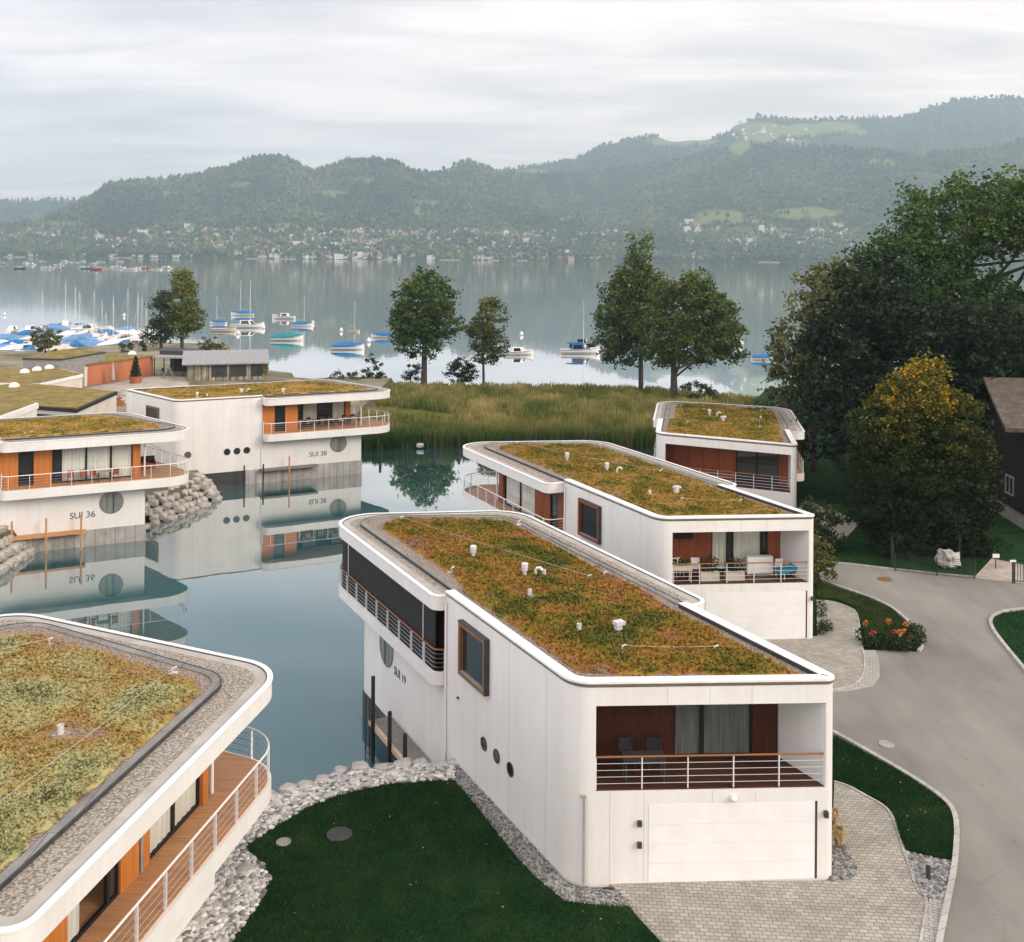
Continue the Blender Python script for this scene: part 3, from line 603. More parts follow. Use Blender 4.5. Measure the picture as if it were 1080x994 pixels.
M['kerb']=brick('kerb_stone',(.36,.35,.325),(.45,.44,.41),(.2,.19,.17),1,rot=R(60),bw=.4,rh=3,ms=.012,bump=.3,noisy=.2)
M['courtyard']=brick('courtyard_paving',(.38,.33,.28),(.45,.40,.34),(.30,.26,.22),1,bw=.8,rh=.8,ms=.012,bump=.1)
M['stone']=mat('boulder_stone',[(.23,.215,.20),(.44,.42,.39),(.60,.575,.54)],scale=1.6,rough=.9,bump=.7,bscale=7,contrast=(.3,.7))
M['stonew']=mat('boulder_stone_pale',[(.36,.33,.30),(.56,.53,.49),(.70,.665,.62)],scale=1.3,rough=.9,bump=.7,bscale=5,contrast=(.3,.7))
M['bankstone']=mat('bank_stone',[(.20,.185,.165),(.38,.355,.32),(.52,.49,.45)],scale=1.3,rough=.9,bump=.8,bscale=5,contrast=(.3,.7))
M['rubble']=attr_mat('white_rubble',[(0,(.12,.117,.112)),(.35,(.36,.35,.335)),(.7,(.52,.505,.48)),(1,(.74,.72,.69))],rough=.9,fine=.2,fscale=6)
M['grubble']=attr_mat('grey_gravel',[(0,(.07,.07,.068)),(.5,(.18,.178,.17)),(1,(.36,.355,.34))],rough=.9,fine=.2,fscale=9)
M['rubblebed']=mat('rubble_bed',[(.30,.29,.28),(.52,.505,.48)],scale=9,rough=.95,bump=.9,bscale=18)
M['gravelbed']=mat('gravel_bed',[(.24,.235,.225),(.42,.41,.39)],scale=6,rough=.95,bump=.8,bscale=14)
# water: one sheet to the far shore and beyond
wb=MB(); wb.add([(-9000,-300,0),(9000,-300,0),(9000,9000,0),(-9000,9000,0)],[(0,1,2,3)]); wb.build('water','water',kind='structure')
M['mudl']=mat('bank_earth',[(.05,.055,.03),(.12,.11,.06)],scale=1.5,rough=.9)
def pxs(lst,z): return [tuple(at(x,y,z)[:2]) for x,y in lst]
GZ=2.36
def land(name,poly,top,m,skirt=1.6,edge=None):
    mb=MB(); mb.sheet(poly,top,0)
    o=offset(poly,-skirt); n=len(poly); a=len(mb.v)
    mb.add([(*p[:2],top) for p in poly]+[(*p[:2],-1.2) for p in o],[])
    ar=sum(poly[i][0]*poly[(i+1)%n][1]-poly[(i+1)%n][0]*poly[i][1] for i in range(n))
    for i in range(n):
        j=(i+1)%n; f=[a+i,a+n+i,a+n+j,a+j]; mb.f.append(f if ar>0 else f[::-1]); mb.mi.append(1)
    return mb.build(name,[m,edge or 'gravelbed'],kind='structure')
# edge of the near lawn against the riprap (photo trace on the level of the lawn)
lawn_edge=pxs([(244,994),(266,962),(277,946),(284,927),(277,912),(256,894),(291,870.6),(327,850),(358,838.6),(402,827.5),(458,822.8),(479,823)],GZ)
rub_edge=pxs([(271.7,852),(290,843),(313,834),(349,823),(369,818),(416,811),(474,811),(484,812)],2.2)
main=[(-300,8)]+[(-30,13),(-16,22),(-12,29),(-9.6,34.5)]+[(x,y) for x,y in rub_edge]+[(1.5,44.5),(3.2,50),(4.6,58),(8.2,66),(9.5,73),(12,80),(16,84.5),(21.5,86),(24,95),(26.5,104),(27.5,112),(29,128),(33,140),(37,151),(60,150),(120,158),(400,190),(400,-120),(-300,-120)]
land('ground',main,GZ-.06,'lawn',1.3,'gravelbed')
left=[(-300,44),(-60,52),(-40,63),(-36.5,68.5),(-35.2,73),(-35,77),(-32.6,80),(-30.2,82),(-27.6,87),(-27.2,90),(-28,92),(-28.4,94.5),(-25,101),(-22,109),(-19,113.5),(-19,165.2),(-27,166.5),(-31,163),(-35,165.5),(-36,171),(-47.5,180),(-53,197),(-61,224),(-82,228),(-90,207),(-300,212)]
M['yard']=mat('harbour_yard',[(.10,.10,.05),(.20,.175,.11),(.30,.27,.21)],scale=.16,rough=.95,bump=.4,bscale=6,detail=8)
land('harbour_ground',left,1.75,'yard',1.5,'mudl')
reed=[(-19.4,112.6),(-16,114.2),(-9.4,116.2),(2,117),(9,117.5),(16,116),(22,114.5),(27.5,112.4),(29,128),(33,140),(36.5,151),(28.7,157),(20.9,163),(9.1,164.7),(-5.8,165),(-18.9,165.3)]
M['mud']=mat('bank_mud',[(.022,.026,.014),(.05,.05,.028)],scale=1.5,rough=.9)
land('reed_bank',reed,.5,'meadow',1.2,'mud')
def area(name,pts,z,m,z0=None,kind='structure',kerb=None):
    mb=MB(); mb.prism(pts,z0 if z0 is not None else z-.14,z,bottom=False); return mb.build(name,m,kind=kind)
Z1=2.40
drive=pxs([(650,938),(640,930),(876,929),(880,824.5),(895,829),(910.6,838),(924,844),(934.6,851),(943,864),(950,886),(954,900),(960,914),(967,939),(979,948),(974,975),(968,1010),(706,1010),(698,994),(672,966)],Z1)
area('driveway',drive,Z1,'paving')
road=pxs([(860,726),(882.6,730),(921,724),(928,712),(923.5,686),(940,685),(969,688),(973,673),(958.4,656),(940,640.6),(916,629.8),(880,617.8),(866,612),(862,596),(892,595),(940,601),(988.5,605.7),(1027,609),(1080,616.6),(1120,622),(1120,640),(1080,643),(1056,645.5),(1044,652.7),(1046,663.5),(1060.7,682.8),(1080,705.6),(1130,770),(1130,1040),(984,1040),(990.5,994),(1000,949),(1008,909.6),(1010,861.5),(995,842),(951,813.5),(881,774),(850,757),(830,745)],2.385)
area('road',road,2.385,'asphalt')
drive2=pxs([(806,674),(862,671),(861,633.4),(880,634.6),(902,643),(906,654),(908,678),(912.7,694.8),(911.5,711.7),(902,723.7),(882.6,727),(850,728),(780,700)],Z1)
area('driveway',drive2,Z1,'paving')
set2=pxs([(910,686),(923.5,686),(928,700),(928,714),(921,723.7),(900,728.5),(882.6,730),(850,731),(850,728.3),(882.6,727.2),(902,724),(911.7,712),(913,694.8)],Z1)
area('paved_border',set2,Z1+.012,'setts')
set1=pxs([(980,948),(1000,949.5),(990.5,994),(986,1020),(968,1020),(970.6,994)],Z1)
area('paved_border',set1,Z1+.012,'setts')
path=pxs([(848,577),(861.7,577),(892.7,567),(906.8,551.5),(890,543),(873,536),(850,528),(838,540)],Z1)
area('garden_path',path,Z1,'paving')
gatepath=pxs([(1027,609.5),(1080,616),(1080,596),(1046,589)],Z1)
area('garden_path',gatepath,Z1,'courtyard')
def kerb(name,px_,wd=.14,z=Z1+.09):
    p=[Vector(q) for q in pxs(px_,Z1)]
    for _ in range(2): # smooth
        o=[p[0]]
        for a,b in zip(p,p[1:]): o+=[a.lerp(b,.25),a.lerp(b,.75)]
        p=o+[p[-1]]
    return MB().strip(offset(p,-wd/2,False),offset(p,wd/2,False),GZ-.1,z).build(name,'kerb',kind='structure')
kerb('kerb',[(878,773),(881,774),(951,813.5),(995,842),(1010,861.5),(1008,909.6),(1000,949),(990.5,994),(986,1030)],.17)
kerb('kerb',[(866,612),(880,617.8),(916,629.8),(940,640.6),(958.4,656),(973,673),(973,682),(969,687.6)],.15)
kerb('kerb',[(1130,639),(1080,643),(1056,645.5),(1044,652.7),(1046,663.5),(1060.7,682.8),(1080,705.6),(1130,770)],.17)
kerb('kerb',[(862,593),(892,595),(940,601),(988.5,605.7),(1027,609)],.13)
kerb('kerb',[(880,824.5),(895,829),(910.6,838),(934.6,851),(943,864),(950,886),(954,900),(960,914),(967,939),(979,948)],.09,Z1+.03)
kerb('kerb',[(967,939),(979,948),(974,975),(968,1010)],.07,Z1+.025)
kerb('kerb',[(861,633.4),(880,634.6),(902,643),(906,654),(908,678),(912.7,694.8),(911.5,711.7),(902,723.7),(882.6,727)],.08,Z1+.025)
# gravel strips
strip1=pxs([(479.4,823),(499,845),(540.5,898),(565.5,925.5),(596,950),(640,955),(666,956),(655,940),(634,938),(600,934),(482,806)],2.38)
area('gravel_strip',strip1,2.375,'gravelbed')
g2=pxs([(876,929),(899,926),(903,915),(896,902),(890,893),(876,898)],2.41); area('gravel_strip',g2,2.42,'gravelbed',2.3)
g3=pxs([(955.5,898.7),(975,903),(1003.6,909.6),(999.5,948),(984,948),(973,944.6),(966,930),(961,914)],2.42); area('gravel_strip',g3,2.42,'gravelbed',2.3)
# manhole covers
for (x,y,r_,lb,m_) in((299,888,.24,'small pale round concrete cover in the dark lawn','conc'),(358,880,.42,'dark round iron manhole cover in the lawn','drk'),(933,611,.42,'brown iron manhole cover in the road by the fence','brownframe'),(935,785,.3,'small flat manhole cover in the road beside the lawn strip','galv')):
    c=at(x,y,2.40); o=MB().lathe(c,[(r_,-.05),(r_,.015),(r_*.86,.018),(r_*.84,.008),(0,.008)],n=24).build('manhole_cover',m_,loc=c); tag(o,lb,'manhole cover')
# ---- loose stone: small rubble is stuff, boulders are things
def stones(name,poly,n,rmin,rmax,zf_,m,seed,flat=.6):
    rnd=random.Random(seed); xs=[p[0] for p in poly]; ys=[p[1] for p in poly]; mb=MB(); att=[]
    tmpl=[]
    for k in range(6):
        t=MB(); t.blob((0,0,0),(1,1,flat),1,.5,1.3,seed+k,flat=.85); tmpl.append(t)
    c=0
    while c<n:
        x,y=rnd.uniform(min(xs),max(xs)),rnd.uniform(min(ys),max(ys))
        if not inside((x,y),poly): continue
        r_=rmin+(rmax-rmin)*rnd.random()**2.2; a=rnd.uniform(0,6.28); t=rnd.choice(tmpl); z=zf_(x,y)+r_*.15
        ca,sa=math.cos(a)*r_,math.sin(a)*r_
        mb.add([(x+v.x*ca-v.y*sa,y+v.x*sa+v.y*ca,z+v.z*r_) for v in t.v],t.f); tn=rnd.random(); att+=[tn]*len(t.v); c+=1
    return mb.build(name,m,kind='stuff',att=att)
def boulder(c,r_,seed,label,group,m='stonew'):
    o=MB().blob(c,r_,2,.55,1.35,seed,flat=.76).build('boulder',m,loc=c); tag(o,label,'boulder',group); return o
rub_poly=[(-12.6,28.0),(-11.5,31),(-10,34)]+rub_edge+[(-1.9,40.6)]+lawn_edge[::-1]+[(-10,27)]
def rubz(x,y):
    d=edge_dist((x,y),rub_edge+rub_edge[::-1]); return 1.15+min(1,d/1.1)*1.12
rb=MB(); 
area('riprap_bed',rub_poly,2.335,'rubblebed',.2)
stones('rubble',[(x,y) for x,y in rub_poly],12000,.045,.14,lambda x,y:2.34,'rubble',3)
rnd=random.Random(5)
pe=[Vector(p) for p in rub_edge]
for i,(a,b) in enumerate(zip(pe,pe[1:])):
    k=max(1,int((b-a).length/.62))
    for j in range(k):
        p=a.lerp(b,(j+.5)/k); rr=rnd.uniform(.32,.48)
        boulder((p.x+rnd.uniform(-.08,.08),p.y-.1+rnd.uniform(.0,.25),2.30+rnd.uniform(-.06,.06)),(rr,rr*.85,rr*.62),100+i*10+j,'pale boulder in the row edging the rubble below the dark lawn','row of pale boulders edging the near lawn','stone')
        boulder((p.x+rnd.uniform(-.2,.2),p.y+.75+rnd.uniform(.0,.2),1.35+rnd.uniform(-.1,.1)),(rr,rr*.85,rr*.7),400+i*10+j,'pale boulder in the lower row at the water under the near lawn','lower boulders of the near bank','stone')
for (x,y,r_) in((262,920,.45),(233,970,.36)): 
    c=at(x,y,2.3); boulder(c,(r_,r_*.8,r_*.45),int(x),'large flat pale rock lying in the rubble, %s'%('near the cusp of the lawn' if x>250 else 'low beside the bright house'),None,'stone')
stones('gravel',strip1,2600,.025,.07,lambda x,y:2.375,'grubble',8)
stones('gravel',g2,900,.03,.08,lambda x,y:2.42,'grubble',9)
stones('gravel',g3,1100,.03,.09,lambda x,y:2.42,'grubble',10)
# big stones of the bank between the two left houses
rnd=random.Random(11)
base=[Vector(p) for p in ((-30.6,79.4),(-28.9,80.9),(-27.6,83.0),(-26.6,85.6),(-25.9,88.2),(-25.2,90.6),(-26.2,92.2))]
cnt=0
for lvl,(zz,back) in enumerate(((.0,0),(.42,.42),(.84,.84),(1.26,1.3),(1.62,1.85))):
    L_=[p+Vector((-back*.95,back*.35)) for p in base]; cum=0
    for a,b in zip(L_,L_[1:]):
        k=max(1,int((b-a).length/.86))
        for j in range(k):
            p=a.lerp(b,(j+rnd.uniform(.3,.7))/k); rr=rnd.uniform(.42,.56)
            boulder((p.x,p.y,zz+rnd.uniform(-.1,.1)),(rr*rnd.uniform(.9,1.25),rr,rr*.72),700+cnt,['pale boulder at the waterline of the bank','pale boulder in the second course of the bank','pale boulder in the third course of the bank','pale boulder in the fourth course of the bank','pale boulder along the top of the bank'][lvl]+' between left houses','boulders of the bank between the left houses','bankstone'); cnt+=1
for j in range(40):
    p=Vector((-34.1,74.6)).lerp(Vector((-34.0,68.2)),(j%10+rnd.random()*.6)/10); l=j//10
    rr=rnd.uniform(.42,.62); boulder((p.x-l*.6,p.y+.2,.15+l*.55),(rr,rr,rr*.75),900+j,'pale boulder of the left edge bank, %s row'%['lowest','second','third','top'][l],'boulders of the bank at the left edge','bankstone')
for (x,y,r_) in((213/3.375+380,470,.55),(443,464,.5),(478,461,.5),(606,460,.8),(664,457,.54)):
    c=at(x,y,.35); boulder(c,(r_,r_*.7,r_*.6),int(x),'rock at the water before the reeds, %s'%('the largest' if r_==.55 else 'behind the long middle roof' if 500<x<650 else 'left of the far right house' if x>650 else 'small one by the left posts'),None if r_>.52 else 'small rocks by the reed posts','stone')
# ---- grass blades on the near lawns
def grass(name,poly,n,h0,h1,seed,z,wd=.012,m='blades',near=None):
    rnd=random.Random(seed); xs=[p[0] for p in poly]; ys=[p[1] for p in poly]; mb=MB(); att=[]; c=0
    V=mb.v;F=mb.f
    while c<n:
        x,y=rnd.uniform(min(xs),max(xs)),rnd.uniform(min(ys),max(ys))
        if not inside((x,y),poly): continue
        a=rnd.uniform(0,6.28); h=rnd.uniform(h0,h1); b=rnd.uniform(-.6,.6)*h; dx,dy=math.cos(a)*wd,math.sin(a)*wd; i=len(V)
        V.extend((Vector((x-dx,y-dy,z)),Vector((x+dx,y+dy,z)),Vector((x-dy/wd*b,y+dx/wd*b,z+h)))); F.append([i,i+1,i+2]); mb.mi.append(0)
        tn=.45+.45*noise.noise(Vector((x*.35,y*.35,seed)))+.35*noise.noise(Vector((x*1.3,y*1.3,seed+3)))+rnd.uniform(-.3,.3)
        att.append(max(0,min(.95,tn)) if rnd.random()>.02 else 1); c+=1
    return mb.build(name,m,kind='stuff',att=att)
lawn1=lawn_edge+pxs([(499,845),(540.5,898),(565.5,925.5),(596,950),(640,955),(666,957),(698,994),(706,1012),(240,1012)],GZ)
lawn2=pxs([(880,778),(951,817),(993,845),(1007,863),(1005,907),(955.5,897.5),(950,886),(943,862),(934.6,848),(910.6,836),(880,823)],GZ)
lawn3=pxs([(862,616),(880,620),(916,632),(940,643),(955,657),(968,672),(940,672),(912,668),(906,652),(902,641),(880,632),(862,631)],GZ)
lawn4=pxs([(1080,645),(1058,648),(1047,653),(1048,663),(1062,682),(1080,703),(1110,740),(1110,643)],GZ)
for p in (lawn2,lawn3,lawn4): area('lawn',p,2.43,'lawn',2.2)
area('lawn',lawn1,2.37,'lawn',2.2)
grass('grass',offset(lawn1,-.07),85000,.03,.075,1,2.37)
grass('grass',offset(lawn2,-.04),24000,.03,.07,2,2.43)
M['blades_olive']=attr_mat('olive_grass',[(0,(.022,.045,.014)),(.5,(.048,.080,.024)),(1,(.12,.13,.045))],rough=.9,spec=.05,trans=.2)
grass('grass',lawn3,16000,.04,.09,3,2.43,.02,m='blades_olive')
grass('grass',lawn4,6000,.04,.08,4,2.43,.016)
lawn5=pxs([(862,590),(892,593),(940,599),(988.5,604),(1020,607),(1044,590),(1000,540),(905,470),(870,470),(905,540),(908,552),(895,568)],GZ)
area('lawn',lawn5,2.35,'lawn',2.2); grass('grass',lawn5,16000,.05,.12,5,2.35,.025)
M['dryleaf']=attr_mat('fallen_leaves',[(0,(.20,.09,.03)),(.5,(.36,.19,.05)),(1,(.50,.34,.10))],rough=.8)
rnd=random.Random(91); mb=MB(); att=[]
for poly,n_,zz in((lawn1,16,2.42),(lawn2,12,2.48),(drive,35,2.405),(road,150,2.39),(lawn3,10,2.48)):
    xs=[p[0] for p in poly]; ys=[p[1] for p in poly]; k=0
    while k<n_:
        x,y=rnd.uniform(min(xs),max(xs)),rnd.uniform(min(ys),max(ys)); k+=.05
        if not inside((x,y),poly): continue
        k+=.95; a=rnd.uniform(0,6.28); l=rnd.uniform(.03,.06); c,s_=math.cos(a)*l,math.sin(a)*l; i=len(mb.v)
        mb.v.extend((Vector((x-c,y-s_,zz)),Vector((x-s_*.5,y+c*.5,zz+.012)),Vector((x+c,y+s_,zz)),Vector((x+s_*.5,y-c*.5,zz+.018)))); mb.f.append([i,i+3,i+2,i+1]); mb.mi.append(0); att+=[rnd.random()]*4
mb.build('fallen_leaves','dryleaf',kind='stuff',att=att)
# ------------------------------------------------------------------ the lake houses
def mk(nm,label,FA,d,side,W,sk,tAb,tBb,tAh,tBh,fA,fB,ovA,ovB,wood,**k):
    House.wood=wood; return House(nm,label,FA,d,side,W,sk,tAb,tBb,tAh,tBh,fA,fB,ovA,ovB,**k)
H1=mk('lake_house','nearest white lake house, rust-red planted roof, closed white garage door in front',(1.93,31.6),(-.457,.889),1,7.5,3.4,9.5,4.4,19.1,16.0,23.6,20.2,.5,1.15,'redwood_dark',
    sed='red',sres=.085,seed=1,basemat='baseshade',tufts=11000,slab=.27,upst=.22,nA=[('wood',1.2),('dark',1.0),('wood',1.2),('dark',2.2),('dark',2.2),('post',.4)])
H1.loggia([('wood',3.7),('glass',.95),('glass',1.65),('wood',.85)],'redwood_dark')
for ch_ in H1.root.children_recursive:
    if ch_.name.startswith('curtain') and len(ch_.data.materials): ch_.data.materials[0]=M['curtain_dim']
H1.garage(2.35,7.48,4.78)
H1.square_window(5.75,8.0,5.95,7.9)
for t in(4.06,5.1,6.12): H1.porthole(t,4.1,.20)
H1.porthole(16.0,4.18,.80,'round_window')
H1.lettering('SUI 19',15.05,3.37,.36)
H1.vents([(13.3,2.9,'mush'),(10.1,3.7,'mush'),(9.9,4.1,'elbow'),(9.75,4.4,'pipe'),(7.8,2.7,'pipe'),(8.6,5.8,'anchor'),(8.7,6.6,'anchor'),(3.8,2.5,'pipe'),(3.1,3.65,'box'),(1.7,2.9,'anchor'),(.3,5.6,'anchor'),(20.6,2.4,'anchor'),(17.4,7.2,'anchor'),(12.0,1.3,'anchor')])
H1.cable((1.7,2.9),(.3,5.6)); H1.cable((20.6,2.4),(8.6,5.8)); H1.cable((17.4,7.2),(8.7,6.6))
mb=MB(); H1.fb(mb,.32,.39,-.09,-.03,2.45,5.05); H1.fb(mb,.25,.42,-.06,.02,5.05,5.11); mb.build('drainpipe','galv',H1.root)
for z in(4.15,3.5):
    mb=MB(); H1.fb(mb,2.0,2.13,-.10,0,z,z+.17); mb.build('wall_lamp' if z>4 else 'key_box','drk',H1.root)
mb=MB(); c=H1.fp(4.95,-.06); mb.blob((c.x,c.y,4.95),(.11,.11,.11),2,0); mb.build('alarm_dome','cap',H1.root,smooth=True)
c=H1.P(8.3,-.03); MB().lathe((c.x,c.y,4.9),[(.05,0),(.05,.05),(0,.06)],(-H1.n.x,-H1.n.y,0),10).build('wall_spout','drk',H1.root)
# black sun screens hung under the canopy on the side and round the lake end
pth=offset(H1.path(),.16,False); pth=[p for p in pth if True]
cum=0; seg=[]
for a,b in zip(pth,pth[1:]):
    seg.append((a,b))
q0=offset(pth,.03,False)
MB().strip(pth[8:24],q0[8:24],H1.zf+.06,H1.zcb-.002).build('sun_screen','blind',H1.root)
for t in (11.0,20.3):
    p=H1.P(t,-H1.ovA+.15); MB().tube([(p.x,p.y,H1.zf+.05),(p.x,p.y,H1.zcb)],.022,6).build('screen_post','postw',H1.root)
H2=mk('lake_house','second white lake house from the front right, red cedar walls, turquoise chair on loggia',(7.3,51.4),(-.432,.902),1,7.55,2.85,9.6,4.9,19.2,16.4,24.0,20.6,1.2,1.3,'redwood',
    sed='gold',sres=.12,seed=2,tufts=6000,slab=.27,upst=.22,hwood=False,nA=[('wood',.75),('door',.75),('wood',1.5),('glass',1.6),('glass',1.7),('post',.5)])
H2.loggia([('wood',3.4),('glass',.9),('dark',.25),('glass',1.6),('dark',.3),('wood',.7)])
H2.garage(2.4,7.5,4.78)
H2.square_window(5.5,7.75,5.85,7.85,'redwood')
H2.vents([(14.7,2.9,'mush'),(10.9,3.56,'mush'),(10.2,3.86,'elbow'),(4.6,2.5,'pipe'),(9.2,6.2,'anchor'),(9.5,6.5,'anchor'),(4.4,4.1,'box'),(2.8,3.3,'anchor'),(1.2,5.9,'anchor'),(21,2.4,'anchor'),(18,7.2,'anchor')])
H2.cable((2.8,3.3),(1.2,5.9)); H2.cable((21,2.4),(9.2,6.2))
H3=mk('lake_house','farthest white house on the right, under the big dark trees, with an olive planted roof',(10.6,76.1),(.17,.985),1,9.7,3.0,6.6,3.4,15.5,12.5,18.3,16.1,.45,1.2,'redwood',sed='gold',sres=.15,seed=3,tufts=3500)
H3.loggia([('wood',5.7),('dark',1.6),('dark',1.7),('wood',.7)])
H3.vents([(9.5,4.0,'mush'),(9.3,4.6,'elbow'),(7.0,5.0,'box'),(5.2,2.2,'anchor'),(13.8,1.6,'anchor'),(4.0,7.6,'anchor'),(12.6,8.2,'anchor'),(8.6,8.0,'pipe')])
H3.cable((5.2,2.2),(13.8,1.6)); H3.cable((4.0,7.6),(12.6,8.2))
H5=mk('lake_house','white lake house in bottom left corner, orange timber walls, wide pale planted roof',(-21.19,18.40),(.172,.985),1,10.0,4.3,8.5,3.6,17.6,14.9,20.2,16.8,1.3,1.4,'orange',
    sed='pale',sres=.07,seed=5,tufts=22000,hwood=False,zc=8.33,patch=.55,bias=lambda t,q:.12-.022*(t-7)-.015*(q-5),nB=[('wood',.6),('glass',2.6),('wood',1.1),('half',2.0),('door',.5),('wood',1.0),('pipe',.25),('wood',.35),('glass',1.55),('glass',1.7),('post',.35)],rB=1.9)
tq=lambda h,p:((Vector(p[:2])-h.FA).dot(h.d),(Vector(p[:2])-h.FA).dot(h.n))
a1_,a2_,a3_=tq(H5,at(52,677,8.5)),tq(H5,at(182,708,8.5)),tq(H5,at(64,773,8.5))
H5.vents([(*a1_,'anchor'),(*a2_,'anchor'),(*a3_,'pipe')])
H5.cable(a1_,(a1_[0]-4.5,a1_[1]-4.2)); H5.cable(a2_,tq(H5,at(0,850,8.5)))
H36=mk('lake_house','white lake house at left edge standing in water, orange timber upstairs, round window',(-42.8,70.1),(.90,.435),-1,9.6,3.2,7.6,3.4,17.4,13.9,21.3,17.0,1.2,1.2,'orange',
    zg=1.8,zf=4.7,zcb=7.42,zc=8.05,zr=8.22,slab=.62,base=1.2,sed='ochre',sres=.15,seed=6,tufts=4000,hwood=False,front='plain')
H36.porthole(15.0,3.05,.80,'round_window'); H36.lettering('SUI 36',12.15,2.1,.46)
H38=mk('lake_house','white lake house behind the stone bank, golden planted roof, dining terrace over water',(-30.1,93.6),(.887,.462),-1,10,3.0,7.8,3.6,17.6,14.0,21.1,17.8,1.2,1.2,'orange',
    zg=1.8,zf=4.6,zcb=7.3,zc=7.92,zr=8.1,slab=.62,base=1.3,sed='ochre',sres=.17,seed=7,recG=2.4,tufts=3500,hwood=False,front='plain')
H38.porthole(15.2,3.1,.80,'round_window'); H38.lettering('SUI 38',12.3,2.05,.46)
for t in(1.1,4.6,5.5,6.4): H38.porthole(t,3.15,.27)
H38.vents([(2.2,1.6,'mush'),(3.2,2.2,'pipe'),(6.6,3.2,'box'),(7.2,3.6,'elbow'),(10.3,2.0,'box')])
H36.vents([(9.6,1.8,'anchor'),(9.2,1.5,'anchor')])
mb=MB(); f=.16
for z0,z1,a,b in((6.95,7.12,3.2,5.7),(5.35,5.52,3.2,5.7),(5.52,6.95,3.2,3.37),(5.52,6.95,5.53,5.7)): H38.fb(mb,a,b,-.14,.02,z0,z1)
wn=mb.build('window','brownframe',H38.root); mb=MB(); H38.fb(mb,3.37,5.53,-.04,-.01,5.52,6.95); mb.build('blind','drk',wn)
for (t0,t1) in((2.6,5.0),(5.6,7.7)):
    mb=MB(); z0,z1=5.0,7.25
    H38.hb(mb,t0,t1,-.012,.01,z1-.03,z1); H38.hb(mb,t0,t1,-.012,.01,z0,z0+.03); H38.hb(mb,t0,t0+.03,-.012,.01,z0+.03,z1-.03); H38.hb(mb,t1-.03,t1,-.012,.01,z0+.03,z1-.03)
    mb.build('panel_outline','seam',H38.root)
for a_,b_ in(((17.3,.1),(19.4,-.9)),):
    A=H36.P(*a_); B=H36.P(*b_); MB().tube([(A.x,A.y,H36.zcb-.1),(B.x,B.y,H36.zf+1.6)],.02,5).build('awning_stay','steel',H36.root)
# ---- jetties and mooring poles beside the hulls
def jetty(h,t0,t1,w0,z,label,deckm,edgem):
    c=h.P((t0+t1)/2,-.06-w0/2); o=thing('jetty',label,'jetty',(c.x,c.y,0))
    mb=MB(); h.hb(mb,t0,t1,-.06-w0,-.07,z-.1,z); mb.build('deck',deckm,o)
    mb=MB(); h.hb(mb,t0,t1,-.10-w0-.12,-.065-w0,z-.16,z+.03); mb.build('edge_beam',edgem,o)
    return o
M['greydeck']=mat('weathered_deck',[(.14,.13,.115),(.24,.225,.20)],scale=3,rough=.85,stretch=(8,1,1))
M['newwood']=mat('light_timber',[(.46,.34,.21),(.60,.47,.31)],scale=3,rough=.7,stretch=(1,6,1))
M['orangewood']=mat('orange_timber',[(.42,.20,.09),(.54,.29,.14)],scale=3,rough=.7)
M['darkwood']=mat('dark_pile',[(.018,.017,.016),(.05,.045,.04)],scale=3,rough=.8,stretch=(2,2,.3))
jetty(H1,9.4,15.3,.85,1.45,'grey plank jetty along the hull of the nearest house, ending at the boulders','greydeck','newwood')
jetty(H36,7.2,13.2,.55,1.3,'narrow orange timber jetty along the hull of the house at the left edge','orangewood','orangewood')
jetty(H38,7.6,13.0,.55,1.35,'narrow weathered jetty along the hull of the house behind the stone bank','greydeck','greydeck')
def post(c,h,r_,m,label,group=None,nm='mooring_post',capm=None):
    o=MB().tube([(c[0],c[1],c[2]-.8),(c[0],c[1],c[2]+h*.5),(c[0],c[1],c[2]+h)],[r_,r_,r_*.92],10).build(nm,m,loc=(c[0],c[1],c[2])); tag(o,label,'post',group); return o
for t,hh,lb in((14.6,3.6,'tallest dark mooring post by the jetty of the nearest house, next to a ladder'),(12.6,2.9,'middle dark mooring post by the jetty of the nearest house'),(10.9,2.7,'dark mooring post by the jetty of the nearest house, closest to the boulders')):
    p=H1.P(t,-1.12); post((p.x,p.y,0),hh,.09,'darkwood',lb)
for t,hh,mm,lb in((8.4,2.5,'orangewood','orange mooring pole, leftmost of three at the left house'),(10.6,2.5,'orangewood','orange mooring pole, middle of three at the left house'),(12.9,2.5,'orangewood','orange mooring pole, rightmost of three at the left house')):
    p=H36.P(t,-.75); post((p.x,p.y,0),hh,.075,mm,lb)
for t,hh,mm,lb in((6.0,1.9,'darkwood','dark mooring pole standing by the end of the stone bank'),(7.75,1.9,'darkwood','dark mooring pole by the joint of the house behind the stone bank'),(10.2,2.4,'orangewood','orange mooring pole at the end of the weathered jetty')):
    p=H38.P(t,-.75); post((p.x,p.y,0),hh,.075,mm,lb)
for i,(x,y) in enumerate(((401,484),(429,481),(458,477),(484,476),(538,474),(564,473),(592,472),(620,471),(645,470),(672,470))):
    c=at(x,y,0); post((c.x,c.y,0),1.45,.14,'darkwood','dark timber pile in the channel in front of the reeds','row of dark piles along the reed bank')
# ladder in the water by the first jetty
o=thing('ladder','black metal bathing ladder hanging from the jetty of the nearest house','ladder',(*H1.P(15.5,-1.0),0))
for dq in(-.25,.25):
    p=H1.P(15.45+dq,-1.05); MB().tube([(p.x,p.y,-.6),(p.x,p.y,2.4)],.03,6).build('rail','drk',o)
for k in range(8):
    a=H1.P(15.2,-1.05); b=H1.P(15.7,-1.05); MB().tube([(a.x,a.y,-.3+k*.3),(b.x,b.y,-.3+k*.3)],.02,6).build('rung','drk',o)
